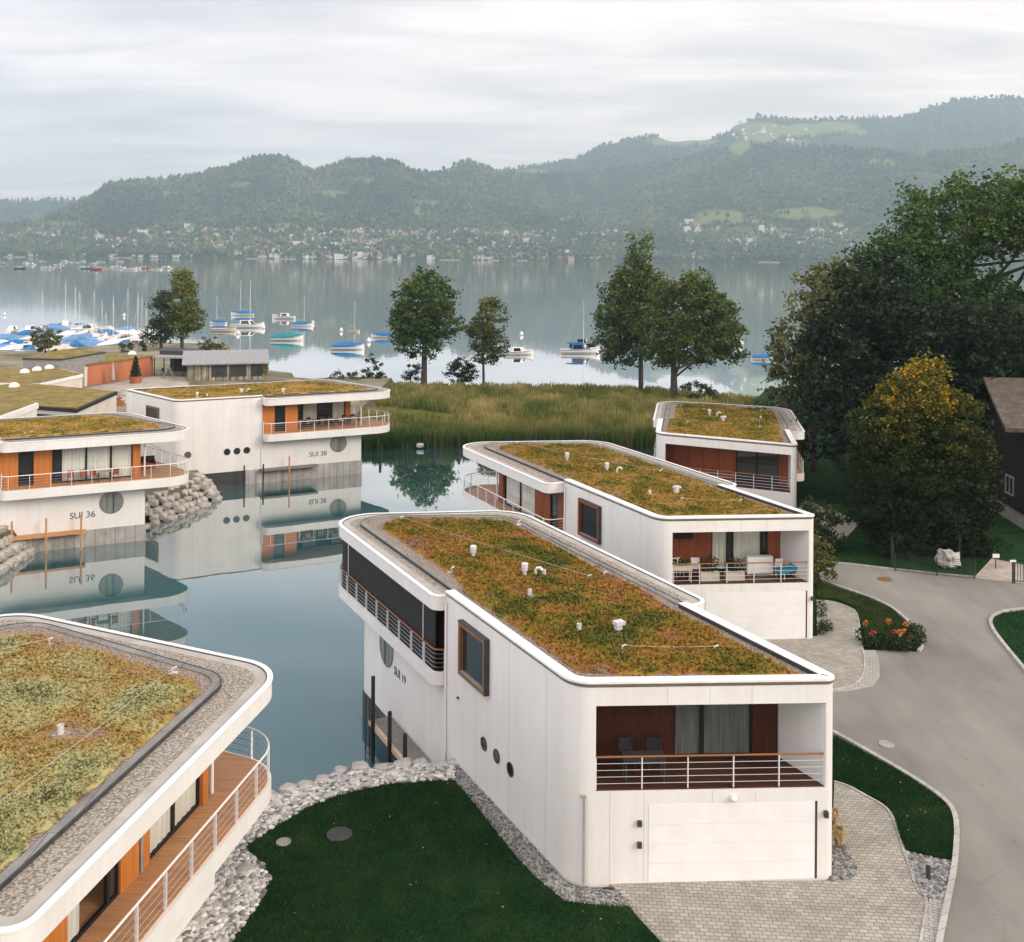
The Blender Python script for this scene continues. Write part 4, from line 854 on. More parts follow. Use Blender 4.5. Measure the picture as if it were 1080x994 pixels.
# ------------------------------------------------------------------ things on the terraces
M['white_paint']=mat('white_paint',(.72,.715,.70),rough=.5)
M['turq']=mat('turquoise_fabric',[(.015,.22,.36),(.02,.29,.45)],scale=5,rough=.8)
M['redseat']=mat('rust_red_seat',(.33,.07,.03),rough=.6)
M['blackseat']=mat('black_seat',(.015,.015,.016),rough=.6)
M['tabletop']=mat('light_oak',[(.42,.27,.15),(.52,.35,.21)],scale=4,rough=.5,stretch=(1,6,1))
M['planter']=mat('pale_planter',(.55,.50,.42),rough=.7)
M['terracotta']=mat('terracotta',(.36,.13,.06),rough=.8)
def frame(rz): 
    c,s_=math.cos(rz),math.sin(rz); return lambda x,y,z,o:(o[0]+x*c-y*s_,o[1]+x*s_+y*c,o[2]+z)
def chair(o3,rz,label,seat,legm,group=None,lounge=False,cat='chair'):
    t=thing('lounge_chair' if lounge else 'chair',label,cat,o3,group); g=frame(rz); o=o3
    def pr(mb,pts,th):
        k=len(pts); vs=[g(x,y,z,o) for x,y,z in pts]; nrm=[g(x+th[0],y+th[1],z+th[2],o) for x,y,z in pts]
        return mb.add(vs+nrm,[tuple(range(k))[::-1],tuple(range(k,2*k))]+[(i,(i+1)%k,k+(i+1)%k,k+i) for i in range(k)])
    if lounge:
        a=MB(); pr(a,[(-.3,-.75,.28),(.3,-.75,.28),(.3,.25,.34),(-.3,.25,.34)],(0,0,.07)); a.build('seat',seat,t,recalc=True)
        a=MB(); pr(a,[(-.3,.25,.34),(.3,.25,.34),(.3,.62,1.22),(-.3,.62,1.22)],(0,-.06,.03)); a.build('backrest',seat,t,recalc=True)
        for x in(-.28,.28):
            for y in(-.6,.2): MB().tube([g(x,y,0,o),g(x,y,.3,o)],.02,6).build('leg',legm,t)
        return t
    a=MB(); pr(a,[(-.22,-.22,.44),(.22,-.22,.44),(.22,.22,.43),(-.22,.22,.43)],(0,0,.04)); a.build('seat',seat,t,recalc=True)
    a=MB(); pr(a,[(-.22,.2,.50),(.22,.2,.50),(.22,.28,.88),(-.22,.28,.88)],(0,.03,0)); a.build('backrest',seat,t,recalc=True)
    for x in(-.2,.2):
        for y in(-.2,.22): MB().tube([g(x,y,0,o),g(x,y*1.0,.45 if y<0 else .86,o)],.018,6).build('leg',legm,t)
    return t
def table(o3,rz,sx,sy,h,label,top,legm,nm='table',group=None):
    t=thing(nm,label,'table',o3,group); g=frame(rz)
    c=g(0,0,h-.02,o3); MB().box(c,(sx,sy,.045),rz).build('table_top',top,t)
    for x in(-sx/2+.06,sx/2-.06):
        for y in(-sy/2+.06,sy/2-.06): 
            q=g(x,y,(h-.04)/2,o3); MB().box(q,(.05,.05,h-.04),rz).build('leg',legm,t)
    return t
M['leaf']=attr_mat('leaves',[(0,(.012,.026,.010)),(.5,(.028,.052,.016)),(1,(.065,.095,.028))],trans=.25,spec=.15)
def leafcloud(mb,att,c,r,n,size,rnd,tint=(.0,1.0),up=.25):
    for _ in range(n):
        while True:
            v=Vector((rnd.uniform(-1,1),rnd.uniform(-1,1),rnd.uniform(-1,1)))
            if v.length<=1: break
        p=Vector((c[0]+v.x*r[0],c[1]+v.y*r[1],c[2]+v.z*r[2])); leaf(mb,p,size*rnd.uniform(.6,1.3),rnd); att.append(max(0,min(1,rnd.uniform(*tint)+up*v.z*0)))
def leaf(mb,p,s,rnd,droop=0):
    a=rnd.uniform(0,6.28); e=rnd.uniform(-.9,.9); u=Vector((math.cos(a)*math.cos(e),math.sin(a)*math.cos(e),math.sin(e)-droop)).normalized(); v=u.cross(Vector((rnd.uniform(-1,1),rnd.uniform(-1,1),rnd.uniform(-.3,1)))); v=v.normalized() if v.length>.01 else u.orthogonal()
    i=len(mb.v); mb.v.extend((p-u*s*.5,p+v*s*.32-u*s*.05,p+u*s*.5,p-v*s*.32-u*s*.05)); mb.f.append([i,i+1,i+2,i+3]); mb.mi.append(0)
def potplant(o3,w_,d_,h,ph,label,pm,n,seed,rz=0,nm='planter_box',group=None):
    t=thing(nm,label,'planter',o3,group); MB().box((o3[0],o3[1],o3[2]+h/2),(w_,d_,h),rz).build('box',pm,t)
    rnd=random.Random(seed); mb=MB(); att=[]; leafcloud(mb,att,(o3[0],o3[1],o3[2]+h+ph*.42),(w_*.55,d_*.6,ph*.5),n,.11,rnd); mb.build('foliage','leaf',t,att=att); return t
# second house loggia
def l2(h,a,b): p=h.fp(a,b); return (p.x,p.y,h.zf+.03)
rz2=math.atan2(H2.e.y,H2.e.x)
chair(l2(H2,1.35,1.25),rz2+.2,'white chair at the left end of the loggia, beside the planter table','white_paint','white_paint')
chair(l2(H2,2.2,1.2),rz2-.2,'white chair on the loggia, second from the left, behind the potted herbs','white_paint','white_paint')
chair(l2(H2,6.45,1.35),rz2+3.4,'white chair on the loggia beside the turquoise lounge chair','white_paint','white_paint')
chair(l2(H2,7.0,.95),rz2-1.15,'turquoise lounge chair on the loggia of the second house','turq','white_paint',lounge=True,cat='lounge chair')
t=thing('raised_planter','white raised planter table with green herbs at the left end of the loggia','planter',l2(H2,1.3,.45)); o=l2(H2,1.3,.45)
MB().box((o[0],o[1],o[2]+.72),(1.0,.42,.26),rz2).build('trough','planter',t)
for x in(-.44,.44):
    for y in(-.16,.16): g=frame(rz2)(x,y,.32,o); MB().box(g,(.05,.05,.64),rz2).build('leg','planter',t)
rnd=random.Random(2); mb=MB(); att=[]; leafcloud(mb,att,(o[0],o[1],o[2]+.98),(.5,.24,.2),240,.12,rnd,(.4,1)); mb.build('herbs','leaf',t,att=att)
potplant(l2(H2,2.75,.6),.95,.36,.42,.95,'pale planter box with a tall bushy herb on the loggia','planter',420,3,rz2)
potplant(l2(H2,4.05,.6),.95,.36,.40,.8,'pale planter box with a low bushy herb, nearer to the curtained window','planter',360,4,rz2)
o=l2(H2,5.6,1.5); t=thing('sideboard','white low sideboard in front of the curtain on the loggia','sideboard',o)
MB().box((o[0],o[1],o[2]+.48),(1.35,.4,.84),rz2).build('cabinet','white_paint',t)
for x in(-.6,.6): g=frame(rz2)(x,0,.03,o); MB().box(g,(.06,.36,.06),rz2).build('foot','planter',t)
mb=MB(); H2.fb(mb,1.35,2.2,1.72,1.95,7.0,7.4); o_=mb.build('awning_box','blackseat'); tag(o_,'black heater box fixed high on the cedar wall of the loggia','heater')
rz1=math.atan2(H1.e.y,H1.e.x)
chair(l2(H1,1.9,1.3),rz1+.1,'dark garden chair in the shade of the nearest loggia, left one','blackseat','drk')
chair(l2(H1,2.75,1.25),rz1-.1,'dark garden chair in the shade of the nearest loggia, right one','blackseat','drk')
table(l2(H1,2.3,.65),rz1,1.3,.7,.72,'dark table in the shade of the nearest loggia','drk','drk')
# terrace of the house at the left edge
def l3(h,t,q): p=h.P(t,q); return (p.x,p.y,h.zf+.076)
rz3=math.atan2(H36.d.y,H36.d.x)
for i,(t,q,a,lb) in enumerate(((12.2,-.5,0,'rust red chair on the left house terrace, leftmost, by the dark glass'),(13.1,-.45,.3,'rust red chair on the left house terrace, second from the left'),(13.75,-.5,2.8,'rust red chair on the left house terrace, third, against the small table'),(15.2,-.5,3.3,'rust red chair on the left house terrace, rightmost of the row'))):
    chair(l3(H36,t,q),rz3+a,lb,'redseat','drk')
table(l3(H36,14.45,-.6),rz3,.9,.7,.74,'small light wooden table between the rust red chairs','tabletop','drk')
o=l3(H36,17.6,3.0); t=thing('sofa','dark outdoor sofa with a red seat at the lake end of the left house','sofa',o)
g=frame(rz3); MB().box(g(0,0,.25,o),(1.6,.75,.3),rz3).build('seat','redseat',t); MB().box(g(0,.36,.55,o),(1.6,.14,.6),rz3).build('backrest','blackseat',t)
for x in(-.72,.72): MB().box(g(x,0,.42,o),(.14,.75,.34),rz3).build('armrest','blackseat',t)
# dining terrace of the house behind the stone bank
rz4=math.atan2(H38.d.y,H38.d.x)
for i,(t,q,lb) in enumerate(((12.3,.75,'light dining table on the far terrace, nearest the orange wall'),(14.5,.75,'light dining table in the middle of the far terrace'),(16.8,.9,'light dining table on the far terrace, towards the lake end'))):
    table(l3(H38,t,q),rz4,1.5,.7,.74,lb,'tabletop','tabletop')
    for j,(dt,dq,a) in enumerate(((-.45,-.45,3.14),(.45,-.45,3.14),(-.45,.6,0),(.45,.6,0))):
        chair(l3(H38,t+dt,q+dq),rz4+a+.05*j,'black chair at the dining table '+['nearest the orange wall','in the middle of the terrace','towards the lake end'][i]+', '+('rail' if dq<0 else 'house')+' side','blackseat','drk','black chairs at the %s dining table'%['first','middle','last'][i])
# ------------------------------------------------------------------ trees
BARK=mat('bark',[(.035,.030,.025),(.085,.075,.062)],scale=3,rough=.9,bump=.6,stretch=(3,3,.5)); M['bark']=BARK
M['barkp']=mat('pale_bark',[(.14,.13,.11),(.25,.235,.20)],scale=3,rough=.9,stretch=(3,3,.5))
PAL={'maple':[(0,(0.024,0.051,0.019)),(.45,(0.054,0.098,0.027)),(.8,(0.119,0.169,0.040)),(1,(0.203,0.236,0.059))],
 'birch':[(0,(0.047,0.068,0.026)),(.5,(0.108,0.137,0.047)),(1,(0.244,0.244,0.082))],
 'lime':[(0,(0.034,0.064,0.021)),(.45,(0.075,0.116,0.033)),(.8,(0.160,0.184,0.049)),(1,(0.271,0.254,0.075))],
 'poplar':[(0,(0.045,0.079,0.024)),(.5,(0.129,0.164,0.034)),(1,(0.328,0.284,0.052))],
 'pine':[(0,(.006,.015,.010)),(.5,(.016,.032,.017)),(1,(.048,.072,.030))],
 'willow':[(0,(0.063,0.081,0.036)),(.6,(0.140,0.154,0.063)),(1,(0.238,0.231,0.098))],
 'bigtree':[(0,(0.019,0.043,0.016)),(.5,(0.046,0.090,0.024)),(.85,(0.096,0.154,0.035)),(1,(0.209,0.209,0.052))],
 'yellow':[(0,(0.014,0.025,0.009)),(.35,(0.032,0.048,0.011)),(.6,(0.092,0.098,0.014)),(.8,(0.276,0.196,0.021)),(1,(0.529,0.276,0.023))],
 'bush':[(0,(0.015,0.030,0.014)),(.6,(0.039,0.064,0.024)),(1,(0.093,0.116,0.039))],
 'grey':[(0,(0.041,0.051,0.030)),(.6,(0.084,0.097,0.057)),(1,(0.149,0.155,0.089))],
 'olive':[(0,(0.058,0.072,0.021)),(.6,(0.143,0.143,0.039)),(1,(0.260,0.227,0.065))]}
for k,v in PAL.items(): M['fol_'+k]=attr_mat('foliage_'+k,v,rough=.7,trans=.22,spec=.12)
def tree(nm,label,base,height,ells,pal,n,lsz,tr,seed,bark='bark',cat='tree',clump=.55,cn=46,bias=.0,tops=None,droop=0,group=None,limbs=9,trunk_to=None,shell=.45,topbias=.35):
    """base: foot; ells: (dx,dy,z,rx,ry,rz) crown masses relative to the foot; leaf clumps fill their outer volume"""
    rnd=random.Random(seed); b=Vector(base); t=thing(nm,label,cat,tuple(b),group)
    wts=[e[3]*e[4]*e[5] for e in ells]; mb=MB(); att=[]; cl=[]
    per=max(6,int(cn)); k=max(1,n//per)
    zs=[e[2]+e[5] for e in ells]; zt=max(zs); zb=min(e[2]-e[5] for e in ells)
    for _ in range(k):
        e=rnd.choices(ells,[x**(.75) for x in wts])[0]
        v=Vector((rnd.gauss(0,1),rnd.gauss(0,1),rnd.gauss(0,1))).normalized()
        rr=(shell+(1-shell)*rnd.random()**.6)*(1+.22*noise.noise(v*2.1+Vector((seed,0,e[2]))))
        c=b+Vector((e[0]+v.x*rr*e[3],e[1]+v.y*rr*e[4],e[2]+v.z*rr*e[5])); cl.append(c)
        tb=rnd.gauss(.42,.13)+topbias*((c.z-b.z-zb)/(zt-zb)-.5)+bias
        cr=clump*rnd.uniform(.55,1.25)
        for _l in range(int(per*rnd.uniform(.5,1.5))):
            q=c+Vector((rnd.gauss(0,cr*.5),rnd.gauss(0,cr*.5),rnd.gauss(0,cr*.36)-droop*abs(rnd.gauss(0,cr)))) 
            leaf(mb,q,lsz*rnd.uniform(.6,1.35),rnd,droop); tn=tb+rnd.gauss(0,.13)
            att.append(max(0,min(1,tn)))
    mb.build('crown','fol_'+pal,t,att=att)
    tk=MB(); zt2=trunk_to or max(e[2] for e in ells); lean=Vector((rnd.uniform(-.3,.3),rnd.uniform(-.3,.3),0))
    pts=[b+Vector((0,0,-.4)),b+Vector((0,0,.25)),b+lean*.3+Vector((0,0,zt2*.35)),b+lean*.7+Vector((0,0,zt2*.7)),b+lean+Vector((0,0,zt2))]
    tk.tube(pts,[tr*1.5,tr*1.1,tr*.85,tr*.55,tr*.2],9)
    for i in range(limbs):
        f=rnd.uniform(.3,.9); s0=pts[1].lerp(pts[4],f); c=rnd.choice(cl); mid=s0.lerp(c,.5)+Vector((0,0,-.25*(c-s0).length*.2)); tk.tube([s0,mid,c],[tr*.42*(1.15-f),tr*.24*(1.2-f),tr*.06],6)
    tk.build('trunk',bark,t,smooth=True)
    return t
GB=.5
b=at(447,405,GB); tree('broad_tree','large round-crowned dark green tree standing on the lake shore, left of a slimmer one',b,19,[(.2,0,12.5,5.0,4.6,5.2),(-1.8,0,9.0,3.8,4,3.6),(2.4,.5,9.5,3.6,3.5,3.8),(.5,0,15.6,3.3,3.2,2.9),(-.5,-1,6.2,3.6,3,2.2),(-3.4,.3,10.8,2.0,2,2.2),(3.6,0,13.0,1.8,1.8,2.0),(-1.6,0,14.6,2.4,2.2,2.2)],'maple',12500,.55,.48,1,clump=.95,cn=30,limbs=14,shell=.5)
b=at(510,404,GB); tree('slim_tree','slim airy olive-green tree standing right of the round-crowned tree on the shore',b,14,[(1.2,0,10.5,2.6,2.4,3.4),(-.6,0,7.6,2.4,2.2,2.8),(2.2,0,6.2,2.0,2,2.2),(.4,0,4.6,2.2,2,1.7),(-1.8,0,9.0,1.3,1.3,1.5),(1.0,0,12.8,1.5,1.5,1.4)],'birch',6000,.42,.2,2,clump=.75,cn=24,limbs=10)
b=at(487,404,GB); tree('round_bush','dark dense round bush between the two shore trees',b,4.5,[(0,0,2,2.6,2.3,2.2),(.8,0,1.2,2,2,1.3)],'bush',2600,.32,.15,3,cat='bush',clump=.5,cn=26,bias=-.15,limbs=4)
b=at(433,404,GB); tree('shrub','small loose shrub at the left foot of the round-crowned tree',b,4,[(0,0,2.2,1.5,1.3,1.7),(.5,0,1,1.6,1.4,1)],'bush',900,.32,.1,4,cat='bush',limbs=3)
b=at(392,407,GB); tree('shrub','dark upright shrub in front of the lake, right of the boathouse',b,5,[(0,0,2.6,1.7,1.6,2.1),(.2,0,1.2,1.9,1.6,1.2)],'bush',1300,.32,.1,5,cat='bush',limbs=3)
b=at(364,408,GB); tree('shrub','wide low shrub row in front of the lake, left of the upright shrub',b,3,[(-1.6,0,1.2,1.9,1.5,1.3),(1.2,0,1.1,2.2,1.5,1.2),(3.4,0,.7,1.4,1.2,.8)],'bush',1300,.3,.08,6,cat='bush',limbs=3)
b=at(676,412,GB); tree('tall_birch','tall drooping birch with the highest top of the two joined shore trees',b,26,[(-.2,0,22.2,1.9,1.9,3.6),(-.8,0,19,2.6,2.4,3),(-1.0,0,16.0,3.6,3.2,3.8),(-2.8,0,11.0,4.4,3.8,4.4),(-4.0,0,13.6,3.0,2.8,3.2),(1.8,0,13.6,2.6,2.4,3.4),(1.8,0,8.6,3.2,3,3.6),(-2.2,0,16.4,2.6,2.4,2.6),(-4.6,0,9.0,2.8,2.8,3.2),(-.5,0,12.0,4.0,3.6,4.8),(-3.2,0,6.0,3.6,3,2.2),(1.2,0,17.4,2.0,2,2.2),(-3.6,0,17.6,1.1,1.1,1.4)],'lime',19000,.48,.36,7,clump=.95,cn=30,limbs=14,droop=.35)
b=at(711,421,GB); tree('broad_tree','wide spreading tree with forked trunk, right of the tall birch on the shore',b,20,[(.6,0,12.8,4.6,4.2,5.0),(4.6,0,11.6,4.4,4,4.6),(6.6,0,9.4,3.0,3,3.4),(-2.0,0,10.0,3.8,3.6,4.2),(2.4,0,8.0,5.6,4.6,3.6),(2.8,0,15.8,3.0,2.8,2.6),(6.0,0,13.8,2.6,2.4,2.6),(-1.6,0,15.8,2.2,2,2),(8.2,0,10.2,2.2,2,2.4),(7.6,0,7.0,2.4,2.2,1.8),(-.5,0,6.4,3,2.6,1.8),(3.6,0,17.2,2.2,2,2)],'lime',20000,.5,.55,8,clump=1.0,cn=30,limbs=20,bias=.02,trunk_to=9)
b=at(735,424,GB); tree('shrub','low dark shrub at the foot of the wide spreading tree',b,3,[(0,0,1.5,2.6,2,1.5),(1.4,0,1.1,1.8,1.5,1.1)],'bush',1500,.3,.1,9,cat='bush',limbs=3)
b=at(170,368,1.7); tree('poplar','darker lower poplar on the left of the pair behind the clubhouse',b,12,[(0,0,7,2.7,2.4,4.2),(-.6,0,3.4,2.8,2.4,2.6),(.6,0,9.6,1.8,1.8,2.2)],'bush',4200,.5,.3,10,clump=.9,cn=26,bias=.1,limbs=7)
b=at(192,368,1.7); tree('poplar','taller yellow-green poplar on the right of the pair behind the clubhouse',b,16.5,[(.4,0,9.5,3.0,2.8,4.8),(.2,0,13.2,2.4,2.2,2.9),(1.6,0,6.2,2.8,2.6,3.2),(-.8,0,4.5,2.6,2.4,2.6),(.2,0,15.2,1.3,1.3,1.2)],'poplar',8000,.5,.35,11,clump=.95,cn=28,bias=.02,limbs=10)
b=at(222,376,1.7); tree('shrub','small yellowish bush between the poplars and the boathouse',b,4,[(0,0,2.0,2.4,2,1.8),(1,0,1.4,1.6,1.5,1.3)],'olive',1500,.36,.1,12,cat='bush',bias=-.08,limbs=3)
b=at(48,376,1.7); tree('willow_bush','pale olive bush with spiky twigs among the marina boats',b,6,[(0,0,3.2,2.9,2.5,2.3),(.6,0,1.6,2.6,2.3,1.5),(-1.2,0,3.6,1.7,1.6,1.7)],'willow',2600,.42,.15,13,cat='bush',bias=-.05,limbs=5)
for i,(x,y,w_,h_) in enumerate(((132,372,2.2,1.6),(146,371,1.9,2.0),(152,362,.8,2.6))):
    b=at(x,y,1.7); tree('shrub','low dark shrub by the marina fence, %s'%['leftmost of three','middle of three','slender one beside the poplars'][i],b,2,[(0,0,h_*.5,w_,1.2,h_*.6)],'bush',500,.3,.05,14+i,cat='bush',limbs=2)
# the dark group on the right
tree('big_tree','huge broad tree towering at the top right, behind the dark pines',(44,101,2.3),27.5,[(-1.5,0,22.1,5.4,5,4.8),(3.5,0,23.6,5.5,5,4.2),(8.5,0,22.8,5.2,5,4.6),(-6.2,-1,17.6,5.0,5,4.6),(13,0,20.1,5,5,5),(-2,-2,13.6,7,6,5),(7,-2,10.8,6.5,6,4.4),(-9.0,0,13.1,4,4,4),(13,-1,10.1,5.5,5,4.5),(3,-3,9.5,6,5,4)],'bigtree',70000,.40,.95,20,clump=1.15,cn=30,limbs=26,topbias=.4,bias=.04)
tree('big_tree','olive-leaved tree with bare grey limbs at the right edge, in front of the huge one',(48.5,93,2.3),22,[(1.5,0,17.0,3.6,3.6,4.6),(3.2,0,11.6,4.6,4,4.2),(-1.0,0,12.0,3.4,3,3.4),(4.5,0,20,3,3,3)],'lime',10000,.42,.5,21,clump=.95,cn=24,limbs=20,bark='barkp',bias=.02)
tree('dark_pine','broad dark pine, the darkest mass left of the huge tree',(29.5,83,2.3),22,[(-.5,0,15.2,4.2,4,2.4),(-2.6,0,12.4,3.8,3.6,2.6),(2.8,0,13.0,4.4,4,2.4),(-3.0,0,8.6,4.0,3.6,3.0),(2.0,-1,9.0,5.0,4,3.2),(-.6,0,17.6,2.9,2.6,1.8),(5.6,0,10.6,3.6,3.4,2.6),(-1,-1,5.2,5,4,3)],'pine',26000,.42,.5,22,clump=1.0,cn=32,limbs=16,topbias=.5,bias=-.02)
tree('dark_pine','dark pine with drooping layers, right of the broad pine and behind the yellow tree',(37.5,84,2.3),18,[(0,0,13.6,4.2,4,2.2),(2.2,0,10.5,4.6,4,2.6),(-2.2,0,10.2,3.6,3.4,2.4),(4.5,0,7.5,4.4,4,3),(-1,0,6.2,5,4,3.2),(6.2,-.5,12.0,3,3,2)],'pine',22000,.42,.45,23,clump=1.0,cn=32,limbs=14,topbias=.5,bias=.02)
tree('pale_willow','pale feathery willow peeping out on the lake side of the dark pines',(27.0,93,2.3),20,[(.3,0,15.6,2.6,2.5,2.8),(-1.6,0,11.0,2.6,2.4,3.4),(1.8,0,17.2,2.0,2,2),(-2.2,0,8.2,1.6,1.6,2.2),(1,0,9,3,3,4)],'willow',7000,.45,.35,24,clump=.85,cn=26,limbs=8,droop=.5,bias=-.03)
tree('grey_bush','grey-green bush beside the far right house, on the lake side',(24.6,97,1.8),8,[(0,0,4.2,2.4,2.2,2.8),(1.6,0,3.0,2.6,2.3,2.6),(.2,0,1.6,2.6,2.3,1.6)],'grey',4200,.4,.2,25,cat='bush',clump=.7,cn=26,bias=-.12,limbs=5)
tree('dark_bush','very dark spreading bush between the far right house and the lawn',(27.2,74,2.3),5,[(0,0,2.2,2.6,2.4,2.0),(1.8,1,2.4,2.2,2.2,1.8),(-1.2,-2,1.3,1.6,1.6,1.3)],'pine',4200,.34,.15,26,cat='bush',clump=.6,cn=28,bias=.02,limbs=4)
tree('shrub','olive shrub by the right wall of the far right house',(20.4,68.5,2.3),3.5,[(0,0,1.9,1.5,1.4,1.5),(.4,-.5,1.0,1.4,1.3,1.0)],'bush',1900,.24,.08,27,cat='bush',clump=.4,cn=26,bias=.12,limbs=3)
b=at(868,618,2.4); tree('shrub','mixed olive shrub at the right corner of the second house',(b.x-.25,b.y+.6,2.4),2.8,[(0,0,1.4,1.05,1.0,1.15),(.25,-.1,.8,1.1,.9,.8),(-.3,.2,2.0,.7,.7,.7)],'olive',2000,.16,.06,28,cat='bush',clump=.3,cn=26,bias=-.15,limbs=3)
b=at(985,590,2.4); tree('yellow_tree','round tree turning yellow at its top, in front of the dark pines',(b.x,b.y+2.2,2.35),13,[(-.2,0,9.8,2.7,2.6,2.6),(-1.7,0,8.0,2.6,2.5,2.4),(1.9,0,8.0,2.7,2.5,2.4),(0,-.4,6.2,4.3,3.8,2.8),(-2.5,0,5.6,2.4,2.2,2.2),(2.6,0,5.8,2.4,2.2,2.2),(.3,0,11.3,1.6,1.5,1.5),(0,-.6,3.3,4.0,3.4,2.2),(-2.6,-.5,2.6,2.4,2,1.9),(.6,-.8,2.0,3.2,2.2,1.6),(2.8,-.5,3.2,2.2,2,1.8)],'yellow',42000,.24,.38,29,clump=.5,cn=34,bias=-.19,topbias=1.08,limbs=12,shell=.6)
for i,(x,y,w_,h_,lb) in enumerate(((952,588,1.5,2.0,'dark hedge shrub under the yellow tree, left end, by the wire fence'),(975,586,1.6,2.3,'dark hedge shrub in front of the trunk of the yellow tree'),(1006,584,2.0,2.4,'dark hedge shrub behind the grey garden rock'),(1034,586,1.3,1.8,'dark hedge shrub under the yellow tree, right end by the gate'))):
    b=at(x,y,2.4); tree('hedge_shrub',lb,(b.x,b.y+.2,2.35),h_,[(0,0,h_*.5,w_,1.0,h_*.55),(.3,0,h_*.35,w_*1.1,1.1,h_*.4)],'bush',2600,.17,.06,40+i,cat='bush',clump=.35,cn=26,limbs=3,bias=-.12)
for i,(x,c_) in enumerate(((52,112),(60,104),(66,118),(57,96),(72,108),(62,90))):
    tree('background_tree','dark tree at the right edge behind the chalet, beyond the frame edge',(x,c_,2.3),18,[(0,0,11,5,5,6),(1,0,6,4.6,4.6,4)],'bigtree',5000,.7,.4,60+i,clump=1.3,cn=26,limbs=4,group='trees behind the chalet at the right edge') if i in(0,3) else None
# grey limb of the pine catching the light
# low planting
M['flower']=mat('orange_flower',(.50,.15,.03),rough=.6); M['flowerr']=mat('red_flower',(.38,.05,.03),rough=.6)
M['drygrass']=attr_mat('dry_grass',[(0,(.26,.19,.09)),(.5,(.44,.33,.16)),(1,(.60,.48,.27))],rough=.8,trans=.2)
def flowerbed(nm,label,pts,hs,seed,heads):
    t=thing(nm,label,'flower bed',(pts[0][0],pts[0][1],2.4)); rnd=random.Random(seed); mb=MB(); att=[]
    for (x,y),h in zip(pts,hs): leafcloud(mb,att,(x,y,2.4+h*.45),(.5,.42,h*.55),int(330*h),.14,rnd,(0,.8))
    mb.build('foliage','leaf',t,att=att)
    for (x,y,h,m_) in heads:
        p=at(x,y,2.4); MB().tube([(p.x,p.y,2.4),(p.x,p.y,2.4+h)],.012,5).build('stem','bark',t)
        mb=MB(); at_=[]; leafcloud(mb,at_,(p.x,p.y,2.4+h),(.16,.12,.13),36,.12,rnd); mb.build('flower_head',m_,t)
fb_=[tuple(at(x,y,2.4)[:2]) for x,y in((918,682),(926,684),(936,685),(945,686),(953,686),(961,684),(967,679),(966,672),(958,668),(948,672),(912,676))]
flowerbed('flower_bed','flower bed with orange blooms and a small lamp at the tip of the lawn island',fb_,[.5,.6,.7,.75,.7,.75,.7,.7,.6,.7,.7],5,[(913,682,1.15,'flower'),(937,681,1.2,'flower'),(943,683,.75,'flowerr'),(955,677,.85,'flower'),(953,680,.65,'flower'),(960,684,.55,'flowerr'),(948,684,.8,'flower'),(920,683,.7,'flowerr')])
def tuft(nm,label,x,y,h,n,seed,pal='drygrass',w_=.35):
    p=at(x,y,2.42); t=thing(nm,label,'grass tuft',p); rnd=random.Random(seed); mb=MB(); att=[]
    for _ in range(n):
        a=rnd.uniform(0,6.28); l=rnd.uniform(.2,1)*w_; hh=h*rnd.uniform(.6,1.05); c,s_=math.cos(a),math.sin(a); i=len(mb.v)
        P0=Vector((p.x+c*l*.2,p.y+s_*l*.2,2.4)); P1=Vector((p.x+c*l*.6,p.y+s_*l*.6,2.4+hh)); P2=Vector((p.x+c*l*1.15,p.y+s_*l*1.15,2.4+hh*.8)); w2=Vector((-s_,c,0))*.012
        mb.v.extend((P0-w2,P0+w2,P1+w2,P1-w2,P2)); mb.f+= [[i,i+1,i+2,i+3],[i+3,i+2,i+4]]; mb.mi+=[0,0]; att+=[rnd.random()]*5
    mb.build('blades',pal,t,att=att)
tuft('grass_tuft','larger golden ornamental grass tuft at the corner of the nearest house',884,893,.62,420,1)
tuft('grass_tuft','thin golden grass tuft behind the larger one at the nearest house',880,872,.6,200,2,w_=.25)
for i,(x,y,r_,lb) in enumerate(((864,668,.45,'round dark green shrublet at the garage corner of the second house'),(871,664,.4,'bluish low shrublet beside the round one at the second garage'),(866,650,.35,'small upright conifer at the second garage corner'))):
    p=at(x,y,2.42); t=thing('small_shrub',lb,'shrub',p); mb=MB(); att=[]; rnd=random.Random(70+i); hh=r_*(1.6 if i==2 else .8); leafcloud(mb,att,(p.x,p.y,2.4+hh*.7),(r_,r_,hh),420,.09,rnd,(0,.6)); mb.build('foliage','leaf',t,att=att); MB().tube([(p.x,p.y,2.35),(p.x,p.y,2.4+hh*.6)],.03,6).build('stem','bark',t)
# garden lamps
def bollard(x,y,h,label):
    p=at(x,y,2.42); t=thing('bollard_lamp',label,'lamp',p); MB().tube([(p.x,p.y,2.36),(p.x,p.y,2.42+h*.8)],.07,12).build('post','drk' if h<.62 else 'galv',t); MB().lathe((p.x,p.y,2.42+h*.8),[(.07,0),(.062,.01),(.062,h*.14),(.08,h*.15),(.08,h*.2),(0,h*.22)],n=12).build('lamp_head','galv',t)
bollard(979,928,.6,'dark bollard lamp in the grey gravel beside the driveway'); bollard(949,684,.65,'small grey bollard lamp in the flower bed')
